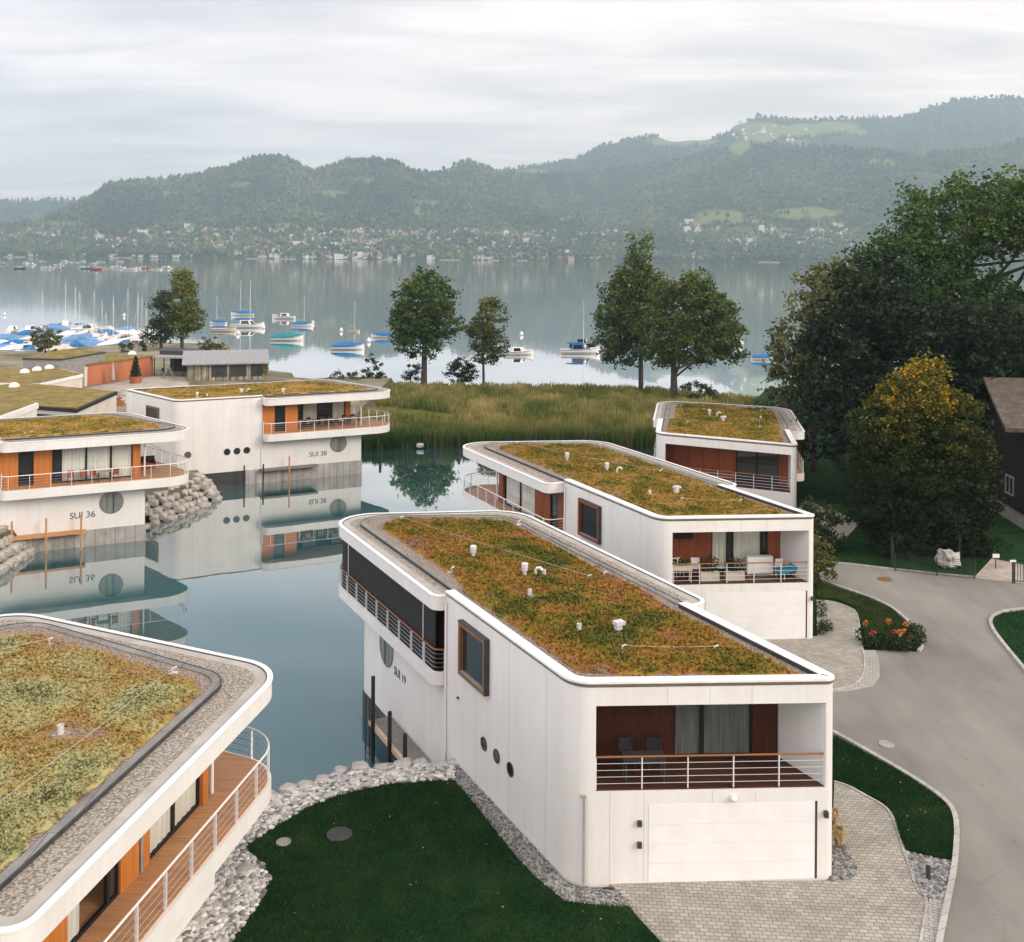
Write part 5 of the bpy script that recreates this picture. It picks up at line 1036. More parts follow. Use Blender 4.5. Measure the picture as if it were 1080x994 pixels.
# reeds
M['reeds']=attr_mat('reeds',[(0,(.04,.085,.022)),(.3,(.10,.14,.036)),(.55,(.20,.195,.058)),(.8,(.31,.265,.095)),(1,(.42,.35,.15))],rough=.85,spec=.05,trans=.25)
rnd=random.Random(77); mb=MB(); att=[]; V=mb.v
rp=[(p[0],p[1]) for p in offset(reed,-.75)]
xs=[p[0] for p in rp]; ys=[p[1] for p in rp]; c=0
pathA,pathB=Vector(at(385,440,.6)[:2]),Vector(at(455,447,.6)[:2])
while c<60000:
    x,y=rnd.uniform(min(xs),max(xs)),rnd.uniform(min(ys),max(ys))
    if rnd.random()<.25: y=min(ys)+abs(rnd.gauss(0,4))
    if not inside((x,y),rp): continue
    dw=y-117+ (abs(x-5)*.06); 
    g=noise.noise(Vector((x*.13,y*.12,2))); g2=noise.noise(Vector((x*.42,y*.32,5))); g3=noise.noise(Vector((x*1.1,y*.8,9)))
    if g2+g3*.7<-.45 and rnd.random()<.8: c+=.3; continue
    h=(rnd.uniform(.9,1.7) if y<121 else rnd.uniform(.7,1.4))*(1.0+.55*g2+.3*g3); 
    if y>145: h*=.62
    d2=(Vector((x,y))-pathA).dot((pathB-pathA).normalized()); 
    green=max(0,1-dw/9.0) 
    tn=.52+.42*g+.40*g2+.2*g3-.30*green+rnd.uniform(-.15,.15)
    # mown strip beside the terrace of the left house
    if x<-7 and 132+ (x+12)*-.6 <y<139+(x+12)*-.6: h*=.12; tn=.42+rnd.uniform(-.1,.1)
    a=rnd.uniform(0,6.28); wd=.065; lx,ly=rnd.gauss(0,.18)*h,rnd.gauss(0,.18)*h; i=len(V); ca,sa=math.cos(a)*wd,math.sin(a)*wd
    V.extend((Vector((x-ca,y-sa,.0)),Vector((x+ca,y+sa,.0)),Vector((x+lx*.5+ca*.8,y+ly*.5+sa*.8,.45+h*.6)),Vector((x+lx*.5-ca*.8,y+ly*.5-sa*.8,.45+h*.6)),Vector((x+lx,y+ly,.45+h)))); mb.f+=[[i,i+1,i+2,i+3],[i+3,i+2,i+4]]; mb.mi+=[0,0]
    t0=max(0,min(1,tn)); att+=[max(0,t0-.2)]*2+[t0]*2+[min(1,t0+.12)]; c+=1
mb.build('reeds','reeds',kind='stuff',att=att)
# wire fence, rock and gate by the road
M['wire']=mat('green_wire',(.03,.045,.04),rough=.6)
def wirefence(nm,label,pts,h,step=1.2):
    t=thing(nm,label,'fence',(pts[0].x,pts[0].y,2.36)); mb=MB(); 
    for a,b in zip(pts,pts[1:]):
        L_=(b-a).length; k=max(1,int(L_/step)); 
        for j in range(k+1):
            p=a.lerp(b,j/k); MB().tube([(p.x,p.y,2.2),(p.x,p.y,2.4+h+.06)],.035,6).build('post','wire',t)
        for j in range(9): z=2.45+h*j/8; mb.tube([(a.x,a.y,z),(b.x,b.y,z)],.012,4)
        n_=int(L_/.12)
        for j in range(n_): p=a.lerp(b,j/n_); mb.tube([(p.x,p.y,2.45),(p.x,p.y,2.45+h)],.006,3)
    mb.build('mesh','wire',t); return t
wirefence('wire_fence','dark wire mesh fence climbing away from the road left of the yellow tree',[at(942,601,2.4),at(934,560,2.4),at(928,528,2.4)],1.5,2.0)
wirefence('wire_fence','low dark wire fence along the road under the yellow tree',[at(944,602,2.4),at(988,607,2.4),at(1028,610.5,2.4)],1.0,2.0)
b=at(1002,600,2.4); o=MB().blob((b.x,b.y+.4,2.4+.42),(.66,.48,.6),3,.8,1.9,3).build('garden_rock','bankstone',loc=(b.x,b.y+.4,2.4)); tag(o,'jagged grey garden rock on the dark lawn by the road','rock')
t=thing('garden_gate','dark metal garden gate with two white plates at the right edge of the road','gate',tuple(at(1069,614,2.4)))
for x,y in((1069,615),(1095,618)):
    p=at(x,y,2.4); MB().box((p.x,p.y,3.1),(.14,.14,1.45)).build('post','drk',t)
p,p2=at(1069,615,2.4),at(1095,618,2.4); mb=MB()
for k in range(9): q=p.lerp(p2,(k+.5)/9); mb.tube([(q.x,q.y,2.5),(q.x,q.y,3.6)],.02,5)
mb.tube([(p.x,p.y,3.6),(p2.x,p2.y,3.6)],.025,6); mb.tube([(p.x,p.y,2.55),(p2.x,p2.y,2.55)],.025,6); mb.build('gate_leaf','drk',t)
MB().box((p.x-.1,p.y-.12,3.72),(.36,.03,.12)).build('plate','white_paint',t)
q=at(1050,600,2.4); o=thing('sign_post','small white plate on a dark post beside the garden gate','sign',tuple(q)); MB().tube([(q.x,q.y,2.3),(q.x,q.y,3.2)],.03,6).build('post','drk',o); MB().box((q.x,q.y-.05,3.2),(.42,.03,.24)).build('plate','white_paint',o)
q=at(1012,597,2.4); o=MB().tube([(q.x,q.y,2.3),(q.x,q.y,4.3)],.03,6).build('garden_stake','wire',loc=tuple(q)); tag(o,'thin green stake standing right of the garden rock','stake')
# chalet at the right edge
M['chaletwood']=mat('tarred_boards',[(.010,.008,.007),(.026,.018,.014)],scale=2,rough=.8,stretch=(1,1,8))
M['shingle']=brick('roof_shingles',(.085,.070,.055),(.135,.112,.088),(.06,.052,.045),1,bw=.4,rh=.3,ms=.02,bump=.5,noisy=.3)
ch=thing('chalet','dark timber chalet with a weathered shingle roof at the right edge','house',(40,75,2.36))
MB().prism([(36.2,73),(52,71),(53,84),(37.2,86)],2.2,3.4).build('plinth','conc',ch)
MB().prism([(36.05,72.85),(52,70.9),(53.1,84.1),(37.1,86.1)],3.4,10.2).build('wall','chaletwood',ch)
rf=MB(); e=1.6
A=Vector((33.9,71.5,9.8)); B=Vector((55,68.4,9.8)); C=Vector((55.5,87,9.8)); D=Vector((35.3,88.5,9.8)); R1=Vector((36.2,80,12.3)); R2=Vector((55.3,77.6,12.3)); th=Vector((0,0,.28))
rf.add([A,B,R2,R1,D,C,A-th,B-th,R2-th,R1-th,D-th,C-th],[(0,1,2,3),(3,2,5,4),(7,6,9,8),(8,9,10,11),(0,6,7,1),(4,5,11,10),(0,3,9,6),(3,4,10,9),(1,7,8,2),(2,8,11,5),]); rf.build('roof','shingle',ch,recalc=True)
MB().prism([(36.0,72.9),(36.2,86),(36.3,86),(36.1,72.9)],10.2,10.3).build('gable','chaletwood',ch)
for (y,z) in((75.6,4.3),(81,4.3)):
    x=36.0+(y-73)*.08
    f=MB(); f.box((x-.03,y,z+.06),(.1,1.25,.1)); f.box((x-.03,y,z+1.34),(.1,1.25,.1)); f.box((x-.03,y-.58,z+.7),(.1,.09,1.2)); f.box((x-.03,y+.58,z+.7),(.1,.09,1.2)); f.box((x-.03,y,z+.7),(.08,.06,1.2)); wn=f.build('window','galv',ch); MB().box((x+.01,y,z+.7),(.04,1.08,1.2)).build('pane','dglass',wn)
for k,x in enumerate((38.2,41.5,44.8)):
    y=72.6-(x-36.2)*.123
    for z in(4.3,6.4):
        f=MB(); f.box((x,y-.03,z+.06),(1.25,.1,.1),-.12); f.box((x,y-.03,z+1.34),(1.25,.1,.1),-.12); f.box((x-.58,y+.04,z+.7),(.09,.1,1.2)); f.box((x+.58,y-.1,z+.7),(.09,.1,1.2)); f.box((x,y-.03,z+.7),(.06,.08,1.2)); wn=f.build('window','galv',ch); MB().box((x,y+.02,z+.7),(1.08,.04,1.2),-.12).build('pane','dglass',wn)
MB().prism([(37,70.6),(50,69.0),(50.1,71.0),(37.1,72.7)],5.75,5.9).build('balcony','chaletwood',ch)
mb=MB()
for k in range(40): mb.box((37.1+k*.32,70.65-k*.0394,6.35),(.16,.03,.9),-.12)
mb.build('balustrade','chaletwood',ch)
# ------------------------------------------------------------------ clubhouse and boathouse at the harbour
M['roofgrass']=mat('planted_roof',[(.12,.11,.04),(.22,.17,.065),(.31,.235,.09)],scale=.8,rough=.95,bump=.5,bscale=6,contrast=(.3,.7),spec=.05)
M['terra']=mat('terracotta_render',[(.36,.125,.065),(.46,.17,.09)],scale=.4,rough=.85,stretch=(1,1,.4))
M['greywall']=mat('grey_boards',[(.20,.195,.18),(.31,.30,.28)],scale=1,rough=.85,stretch=(1,1,6))
M['palewall']=mat('pale_render',[(.54,.50,.44),(.64,.60,.54)],scale=.4,rough=.85)
M['skylight']=mat('skylight_dome',(.80,.79,.76),rough=.25)
M['greyroof']=mat('grey_sheet_roof',[(.24,.24,.25),(.30,.30,.31)],scale=.6,rough=.5,stretch=(6,1,1))
M['rubblewall']=brick('rubble_stone_wall',(.26,.24,.18),(.42,.385,.30),(.13,.12,.09),1,bw=.5,rh=.28,ms=.03,bump=.5,noisy=.5)
M['greenwin']=mat('dark_green_panes',[(.02,.03,.028),(.06,.075,.07)],scale=2.5,rough=.3,stretch=(3,3,.5))
def low_building(label,poly,z0,z1,wallm,fascia,skl=(),fz=.35,edgem=None):
    c=Vector(poly[0][:2]); t=thing('low_building',label,'building',(c.x,c.y,z0)); MB().prism(offset(poly,.12),z0-.3,z1-fz).build('wall',wallm,t)
    r=MB().prism(poly,z1-fz,z1).build('roof',fascia,t); MB().prism(offset(poly,.3),z1-.05,z1+.07).build('roof_planting','roofgrass',r)
    for (x,y,w_) in skl:
        p=at(x,y,z1); MB().lathe((p.x,p.y,z1),[(w_,.0),(w_,.22),(w_*.8,.45),(w_*.4,.6),(0,.64)],n=4).build('skylight','skylight',r)
    return t
la=[(-64,124),(-54.3,110.8),(-44.6,107.2),(-43.2,113),(-45.6,121.5),(-58,127.5)]
t=low_building('low pale harbour building with a black-edged planted roof, the nearest one behind the left house',[(-66,121),(-54.3,110.8),(-44.6,107.2),(-45.7,121.2),(-60,128.5)],1.75,5.2,'palewall','black',[(15,409,.62)])
MB().prism([(-52,109.6),(-46.4,107.6),(-46.35,107.72),(-51.95,109.72)],3.9,4.5).build('window','dglass',t)
low_building('low harbour building with three white skylight domes on its planted roof',[(-76,128),(-63.8,129.6),(-58.4,129.3),(-57.2,139.5),(-63.3,146),(-80,146)],1.75,5.0,'palewall','cap',[(26,394,.66),(39,391.5,.66),(52,389.5,.66)])
low_building('raised grey boarded roof pavilion on the harbour building',[(-69,147),(-63,146.4),(-61.2,157.5),(-69,161)],1.75,6.3,'greywall','drk',fz=.18)
A=Vector((-62.1,152.5)); B=Vector((-57.2,165.9)); pv=Vector((-.94,.34))*11
t=low_building('long terracotta-walled clubhouse with a planted roof beside the paved courtyard',[A+Vector((.2,-.3)),B+Vector((.3,.3)),B+pv,A+pv],1.75,4.85,'terra','brownframe',[(139.5,374.5,.7)],fz=.16)
e=(B-A).normalized(); n_=Vector((e.y,-e.x))
q=A+e*8.0+n_*-.02; f=MB(); f.prism([q,q+e*1.1,q+e*1.1+n_*.09,q+n_*.09],1.8,4.0); d_=f.build('door','white_paint',t); q=q+e*1.15; f=MB(); f.prism([q,q+e*.9,q+e*.9+n_*.06,q+n_*.06],1.8,4.0); f.build('open_doorway','interior',d_)
q=A-n_*.1-e*.05; f=MB(); f.prism([q-e*.55,q+e*.0,q+n_*.3,q-e*.55+n_*.3],1.6,4.6); f.build('corner_pillar','palewall',t)
low_building('short terracotta wing with a pale parapet left of the clubhouse corner',[(-67.5,146),(-62.6,149.2),(-62.8,152),(-68,151.5)],1.75,4.3,'terra','palewall',fz=.6)
# open dark shelter with a metal roof beside the clubhouse
E1=Vector(at(196,397,1.8)[:2]); t=thing('open_shelter','open dark shelter with a grey metal roof between clubhouse and boathouse','shelter',(B.x,B.y,1.75))
ee=(E1-B).normalized(); nn=Vector((-ee.y,ee.x)); nn=nn if nn.y>0 else -nn
MB().prism([B+nn*6,E1+nn*6,E1+nn*6.3,B+nn*6.3],1.75,4.6).build('back_wall','interior',t)
MB().prism([B-nn*.6+Vector((.4,0)),E1-nn*.6,E1+nn*6.5,B+nn*6.5],4.62,4.85).build('roof','galv',t)
MB().prism([B+nn*2.5,E1+nn*2.5,E1+nn*6.6,B+nn*6.6],4.86,5.5).build('roof_step','drk',t)
for k in range(4):
    p=B.lerp(E1,(k+.3)/3.6); MB().tube([(p.x,p.y,1.7),(p.x,p.y,4.65)],.09,6).build('post','drk',t)
for k in range(5):
    p=B.lerp(E1,(k+.5)/5)+nn*2.4; chair((p.x,p.y,1.78),k*1.3,'dark chair under the open shelter, %s'%['at the clubhouse wall','second from the clubhouse wall','in the middle','second from the boathouse','at the boathouse end'][k],'blackseat','drk')
p=Vector(at(178,399,1.8)[:2]); t=thing('a_frame_stand','pale A-frame stand on the courtyard in front of the open shelter','stand',(p.x,p.y,1.78))
for s_ in(-1,1):
    for y in(-.35,.35): MB().tube([(p.x+s_*1.0,p.y+y,1.75),(p.x,p.y+y,3.5)],.07,6).build('leg','galv',t)
MB().tube([(p.x,p.y-.5,3.5),(p.x,p.y+.5,3.5)],.07,6).build('crossbar','galv',t)
court=[tuple(at(x,y,1.75)[:2]) for x,y in((92,409),(160,397),(198,398),(200,412),(160,420),(120,428),(95,440),(70,440))]
area('courtyard',court,1.79,'courtyard',1.2)
p=at(143,404,1.8); t=thing('potted_conifer','small dark conifer in a terracotta pot on the courtyard','potted tree',tuple(p)); MB().lathe(p,[(.75,0),(.95,.95),(1.0,1.0),(.8,1.0),(.78,.85)],n=14).build('pot','terracotta',t)
rnd=random.Random(4); mb=MB(); att=[]
for k in range(9): leafcloud(mb,att,(p.x,p.y,2.9+k*.33),(.95-.095*k,.95-.095*k,.3),110,.3,rnd,(0,.7))
mb.build('foliage','leaf',t,att=att); MB().tube([(p.x,p.y,2.5),(p.x,p.y,5.6)],.08,6).build('trunk','bark',t)
p=at(119,405,1.8); t=thing('closed_parasol','closed grey parasol standing by the terracotta wall','parasol',tuple(p)); MB().lathe(p,[(.28,.0),(.28,.08),(.04,.1),(.04,.4)],n=10).build('base','conc',t); MB().lathe((p.x,p.y,1.8),[(.04,.4),(.33,.6),(.24,1.8),(.06,3.1),(0,3.25)],n=10).build('canopy','galv',t)
p=at(124,428,1.8); potplant((p.x,p.y,1.75),1.5,.7,.7,1.3,'planter with red flowers at the corner of the courtyard','terracotta',260,8); mb=MB()
for k in range(7): mb.blob((p.x+rnd.uniform(-.7,.7),p.y-.3,2.5+rnd.uniform(0,.5)),(.16,.14,.14),1,.3,1.5,k)
o=mb.build('red_flowers','flowerr',bpy.data.objects['planter_box.002'] if 'planter_box.002' in bpy.data.objects else None)
p=at(104,404,1.8); t=thing('bare_shrub','bare dark twiggy shrub against the terracotta wall','shrub',tuple(p))
for k in range(8):
    a=rnd.uniform(-1,1); MB().tube([(p.x,p.y,1.7),(p.x+a*.6,p.y,2.6),(p.x+a*1.3,p.y+rnd.uniform(-.3,.3),3.2+rnd.random()*.4)],[.06,.04,.02],5).build('branch','bark',t)
# white flat-roofed pavilion at the left edge
low_building('white-edged flat pavilion with golden planting at the left edge behind the left house',[(-52,92),(-47,85.5),(-43.2,88.5),(-43.7,96.5),(-50,99)],1.75,7.4,'white','cap',fz=.5)
p=at(42,433,6.8); t=thing('potted_bush','dark green potted bush beside the white-edged pavilion','bush',(-41.6,92.5,1.75)); MB().lathe((-41.6,92.5,1.7),[(.5,0),(.6,.8),(.5,.8)],n=12).build('pot','conc',t); rnd=random.Random(9); mb=MB(); att=[]; leafcloud(mb,att,(-41.6,92.5,5.6),(1.4,1.2,1.3),900,.28,rnd,(.1,.8)); leafcloud(mb,att,(-41.6,92.5,3.8),(1.0,1.0,1.6),500,.28,rnd,(.0,.6)); mb.build('foliage','leaf',t,att=att); MB().tube([(-41.6,92.5,2.4),(-41.6,92.5,5.5)],.07,6).build('stem','bark',t)
# boathouse
bA=Vector(at(197,402,1.8)[:2]); bB=Vector(at(279,400,1.8)[:2]); be=(bB-bA).normalized(); bn=Vector((-be.y,be.x)); bn=bn if bn.y>0 else -bn; bL=(bB-bA).length
t=thing('boathouse','rubble-stone boathouse with a plain grey sheet roof at the lake shore','boathouse',(bA.x,bA.y,1.75))
bp=lambda a,b_: bA+be*a+bn*b_
MB().prism([bp(0,0),bp(bL,0),bp(bL,7),bp(0,7)],1.6,4.55).build('wall','rubblewall',t)
for a,b_ in((3.6,5.9),(6.5,8.8),(9.5,bL-.3)):
    w_=MB().prism([bp(a,-.07),bp(b_,-.07),bp(b_,.05),bp(a,.05)],2.3,4.3).build('window','drk',t)
    for k in range(5):
        x=a+.12+(b_-a-.24)*k/5; MB().prism([bp(x,-.09),bp(x+(b_-a-.24)/5-.08,-.09),bp(x+(b_-a-.24)/5-.08,-.06),bp(x,-.06)],2.4,4.2).build('pane','greenwin',w_)
o0=.7; P4=[bp(-o0,-.8),bp(bL+o0,-.8),bp(bL+o0,3.5),bp(-o0,3.5),bp(bL+o0,7.8),bp(-o0,7.8)]; zz=[4.45,4.45,6.1,6.1,4.45,4.45]
rm=MB(); v=[(*p,z) for p,z in zip(P4,zz)]+[(*p,z-.2) for p,z in zip(P4,zz)]; rm.add(v,[(0,1,2,3),(3,2,4,5),(6,9,8,7),(9,11,10,8),(0,6,7,1),(4,10,11,5),(1,7,8,2),(2,8,10,4),(0,3,9,6),(3,5,11,9)]); rf=rm.build('roof','greyroof',t,recalc=True)
gm=MB(); gm.add([(*bp(bL-.02,0),4.5),(*bp(bL-.02,7),4.5),(*bp(bL-.02,3.5),5.9),(*bp(bL-.3,0),4.5),(*bp(bL-.3,7),4.5),(*bp(bL-.3,3.5),5.9)],[(0,1,2),(5,4,3),(0,2,5,3),(1,4,5,2)]); gm.build('gable','palewall',t)
MB().prism([bp(bL+.0,.6),bp(bL+.06,.6),bp(bL+.06,1.8),bp(bL,1.8)],2.2,4.0).build('window','greenwin',t)
rnd=random.Random(12); mb=MB(); att=[]; c=bp(bL+.1,.3); leafcloud(mb,att,(c.x,c.y,3.6),(.5,1.0,1.2),420,.25,rnd,(.4,1)); c2=bp(bL+.2,5); leafcloud(mb,att,(c2.x,c2.y,3.2),(.4,1.6,1.4),420,.25,rnd,(.3,1)); o=mb.build('ivy','fol_olive',loc=(c.x,c.y,1.75),att=att); tag(o,'ivy climbing the gable end of the boathouse','ivy')
# ------------------------------------------------------------------ boats
M['bwhite']=mat('boat_white',(.78,.77,.75),rough=.3,spec=.5); M['bblue']=mat('cover_blue',[(.012,.12,.30),(.02,.17,.38)],scale=2,rough=.6); M['bteal']=mat('cover_teal',[(.008,.17,.20),(.012,.23,.26)],scale=2,rough=.6)
M['bnavy']=mat('hull_navy',(.012,.02,.045),rough=.35); M['blight']=mat('cover_pale_blue',[(.09,.22,.44),(.16,.31,.52)],scale=2,rough=.6); M['byellow']=mat('boat_yellow',(.55,.30,.03),rough=.5); M['bred']=mat('boat_red',(.45,.03,.02),rough=.4); M['bcream']=mat('boat_cream',(.62,.56,.46),rough=.4); M['bgreen']=mat('cover_green',(.01,.12,.07),rough=.6); M['borange']=mat('boat_orange',(.55,.20,.05),rough=.5); M['bgrey']=mat('cover_grey',(.30,.31,.33),rough=.6)
M['mast']=mat('mast_alloy',(.66,.66,.65),rough=.35,metal=.2)
def boat(x,y,Lm,rz,label,hull='bwhite',cover=None,cabin=None,mast=0,group=None,nm=None,second=0,sail=None,beam=.30,c=None):
    c=Vector(c) if c is not None else at(x,y,0); nm=nm or ('sailboat' if mast else 'motor_boat'); t=thing(nm,label,'boat',(c.x,c.y,0),group); g=frame(rz); o=(c.x,c.y,0)
    W2=Lm*beam/2; fb=Lm*.085+.22
    st=[(-.5,.78,.0),(-.3,.95,.0),(0,1,.0),(.25,.82,.02),(.4,.48,.05),(.5,.03,.09)]
    hm=MB(); V=[]
    for sx,sw,sh in st:
        for yy,zz in((-1,fb+sh*Lm),(-.86,fb*.35),(-.5,-.12),(0,-.25),(.5,-.12),(.86,fb*.35),(1,fb+sh*Lm)): V.append(g(sx*Lm,yy*sw*W2,zz,o))
    F=[(i*7+j,i*7+j+1,(i+1)*7+j+1,(i+1)*7+j) for i in range(5) for j in range(6)]+[(6,5,4,3,2,1,0)]
    hm.add(V,F); hm.add([g(sx*Lm,yy*sw*W2*.97,fb+sh*Lm-.06,o) for sx,sw,sh in st for yy in(-1,1)],[(2*i,2*i+2,2*i+3,2*i+1) for i in range(5)]); hm.build('hull',hull,t,recalc=True)
    sm=MB(); 
    for sgn in(-1,1): sm.tube([g(sx*Lm,sgn*sw*W2,fb+sh*Lm-.12,o) for sx,sw,sh in st],.045,5)
    if Lm>3: sm.build('rub_rail','bnavy' if hull!='bnavy' else 'bwhite',t)
    if cover:
        cm_=MB(); st2=[(-.5,.80,.0,.22),(-.34,.97,.0,.62),(-.05,1.02,.0,.95),(.2,.88,.02,.70),(.38,.5,.05,.35),(.49,.06,.09,.08)]; V=[]
        for sx,sw,sh,rh in st2:
            for yy,k in((-1.02,0),(-.95,.25),(-.5,.75),(0,1),(.5,.75),(.95,.25),(1.02,0)): V.append(g(sx*Lm,yy*sw*W2,fb+sh*Lm-.12*(k==0)+k*rh*Lm*.14,o))
        F=[(i*7+j,i*7+j+1,(i+1)*7+j+1,(i+1)*7+j) for i in range(5) for j in range(6)]+[(0,1,2,3,4,5,6),(41,40,39,38,37,36,35)]
        cm_.add(V,F); cm_.build('cover',cover,t,recalc=True)
    if cabin:
        k=MB(); z0=fb-.05; h=Lm*.11+.2
        pts0=[(-.22,-.72),(.12,-.66),(.26,-.35),(.26,.35),(.12,.66),(-.22,.72)]; pts1=[(-.20,-.62),(.06,-.56),(.14,-.3),(.14,.3),(.06,.56),(-.20,.62)]
        V=[g(a*Lm,b_*W2,z0,o) for a,b_ in pts0]+[g(a*Lm,b_*W2,z0+h,o) for a,b_ in pts1]; k.add(V,[(i,(i+1)%6,6+(i+1)%6,6+i) for i in range(6)]+[(6,7,8,9,10,11)]); k.build('cabin',cabin,t,recalc=True)
        wv=[]
        for i in(0,1,2,3,4):
            a,b_,d_,e_=Vector(V[i]),Vector(V[(i+1)%6]),Vector(V[6+(i+1)%6]),Vector(V[6+i]); m_=(a+b_+d_+e_)/4; out=(m_-Vector((c.x,c.y,m_.z))).normalized()*.03
            wv.append([m_+(p-m_)*s_+out for p,s_ in((a,.75),(b_,.75),(d_,.75),(e_,.75))])
        wm=MB(); [wm.add(q,[(0,1,2,3)]) for q in wv]; wm.build('cabin_window','dglass',t)
    if mast:
        mx_=.08*Lm; MB().tube([g(mx_,0,fb,o),g(mx_,0,mast,o)],[.07,.045],6).build('mast','mast',t)
        bm_=MB(); bm_.tube([g(mx_,0,fb+1.1,o),g(-.38*Lm,0,fb+1.15,o)],.05,6); b2=bm_.build('boom','mast',t)
        if sail: MB().tube([g(mx_-.1,0,fb+1.25,o),g(-.1*Lm,0,fb+1.3,o),g(-.36*Lm,0,fb+1.25,o)],[.24,.2,.1],8).build('sail_cover',sail,t)
        s_=MB(); 
        for e_ in((.48*Lm,0),(-.49*Lm,0),(mx_,W2*.9),(mx_,-W2*.9)): s_.tube([g(mx_,0,mast*.97,o),g(e_[0],e_[1],fb+.05,o)],.018,4)
        s_.build('stays','mast',t)
    if second: MB().tube([g(-.25*Lm,0,fb,o),g(-.25*Lm,0,second,o)],[.08,.05],6).build('mizzen_mast','mast',t)
    return t
boat(367,369,7.2,.06,'blue-covered motor boat, the nearest one on the lake left of the shore trees',cover='bblue',nm='covered_boat')
boat(303,359.5,7.8,.05,'white motor boat under a teal cover with a pointed ridge',cover='bteal',nm='covered_boat')
boat(299,336.5,7.6,3.0,'white cabin cruiser moored beyond the teal-covered boat',cabin='bwhite')
boat(319,344.5,6.2,.1,'small sailboat with a blue cover next to the cabin cruiser',cover='bblue',mast=9)
boat(261,346,9.5,.04,'white yacht with the tallest mast and blue sail cover among the moorings',mast=13.5,cabin='bwhite',sail='bblue',beam=.27)
boat(255.5,333,7.6,3.2,'blue-covered boat just behind the white yacht',cover='bblue',mast=12,nm='covered_boat')
boat(230,342,5.6,2.8,'small blue-covered boat left of the white yacht with a thin mast',cover='bblue',mast=8.5)
boat(236,350,7.0,.0,'low pale dinghy below the small blue-covered boat',hull='bcream',nm='dinghy')
boat(403,356.5,6.0,2.95,'blue-covered boat right of the others, close to the left shore tree',cover='bblue',nm='covered_boat')
boat(547,374.5,6.4,.12,'white motor boat right of the slim shore tree',cabin='bwhite',hull='bwhite')
boat(612,373,8.6,.05,'white sailboat with a blue boom cover in front of a navy launch',cover=None,mast=11.5,cabin='bblue',sail='bblue',beam=.26)
boat(615,365,6.4,.05,'navy blue launch with a flat top behind the white sailboat',hull='bnavy',cabin='bnavy')
boat(806,380,5.2,.0,'blue-covered boat half hidden at the edge of the dark pines',cover='bblue',nm='covered_boat')
boat(772,366.5,4.6,.0,'small white boat right of the wide shore tree',cabin='bwhite')
boat(373,350.5,3.4,.05,'small raft-like dinghy with a bare mast behind the nearest blue boat',hull='bcream',mast=8.5,nm='sailing_dinghy')
boat(438,363,3.2,.2,'tiny blue dinghy seen through the leaves of the left shore tree',cover='bblue',nm='dinghy')
for x,y,lb in((360,350,'left of the raft-like dinghy'),(278,347,'right of the white yacht'),(330,342,'by the small blue-covered sailboat'),(251,353,'by the pale dinghy'),(550,354,'above the white motor boat'),(782,364,'right of the small white boat'),(5,333,'at the left edge of the lake'),(131,334,'among the harbour masts'),(389,361,'between the two blue-covered boats')):
    c=at(x,y,0); o=MB().lathe((c.x,c.y,0),[(.05,-.2),(.42,.05),(.5,.35),(.42,.75),(.15,.95),(.08,1.15),(0,1.2)],n=12).build('buoy','bwhite',loc=(c.x,c.y,0)); tag(o,'white mooring buoy '+lb,'buoy')
# distant moored flotilla on the left
rnd=random.Random(31)
fl=[(27,278.5,0,'bwhite'),(33,280,0,'bwhite'),(45,276,7,'bwhite'),(50,283.5,0,'bwhite'),(62,280.5,0,'bwhite'),(68,276.5,0,'bwhite'),(78,277.5,7,'bwhite'),(87,276.5,0,'bwhite'),(86,283,0,'bwhite'),(92,284,0,'bblue'),(98,279,0,'bwhite'),(102,285,0,'bred'),(106,277,6,'bwhite'),(112,284,8,'bwhite'),(122,283,0,'bwhite'),(127,276.5,0,'bwhite'),(126,283.5,0,'bwhite'),(137,285,8,'bwhite'),(144,284,0,'bwhite'),(151,283.5,0,'borange'),(165,285,9,'bwhite'),(176,283.5,0,'bwhite'),(3,279,0,'bgrey'),(21,284,0,'bnavy')]
for i,(x,y,ms,cl_) in enumerate(fl):
    cn_={'bwhite':'white','bblue':'blue','bred':'red-striped','borange':'orange','bgrey':'grey','bnavy':'dark'}[cl_]
    c=at(x,y,0); c.z=0
    boat(x,y,rnd.uniform(12,16),rnd.uniform(-.5,.5)+(3.1 if rnd.random()<.5 else 0),('%s sailing yacht'%cn_ if ms else '%s motor boat'%cn_)+' in the far flotilla on the left'+('' if cl_=='bwhite' else ', the only %s one'%cn_),hull=cl_,cabin=None if ms else 'bwhite',mast=ms*2.2,group='far moored %s'%('yachts' if ms else 'boats'),beam=.34)
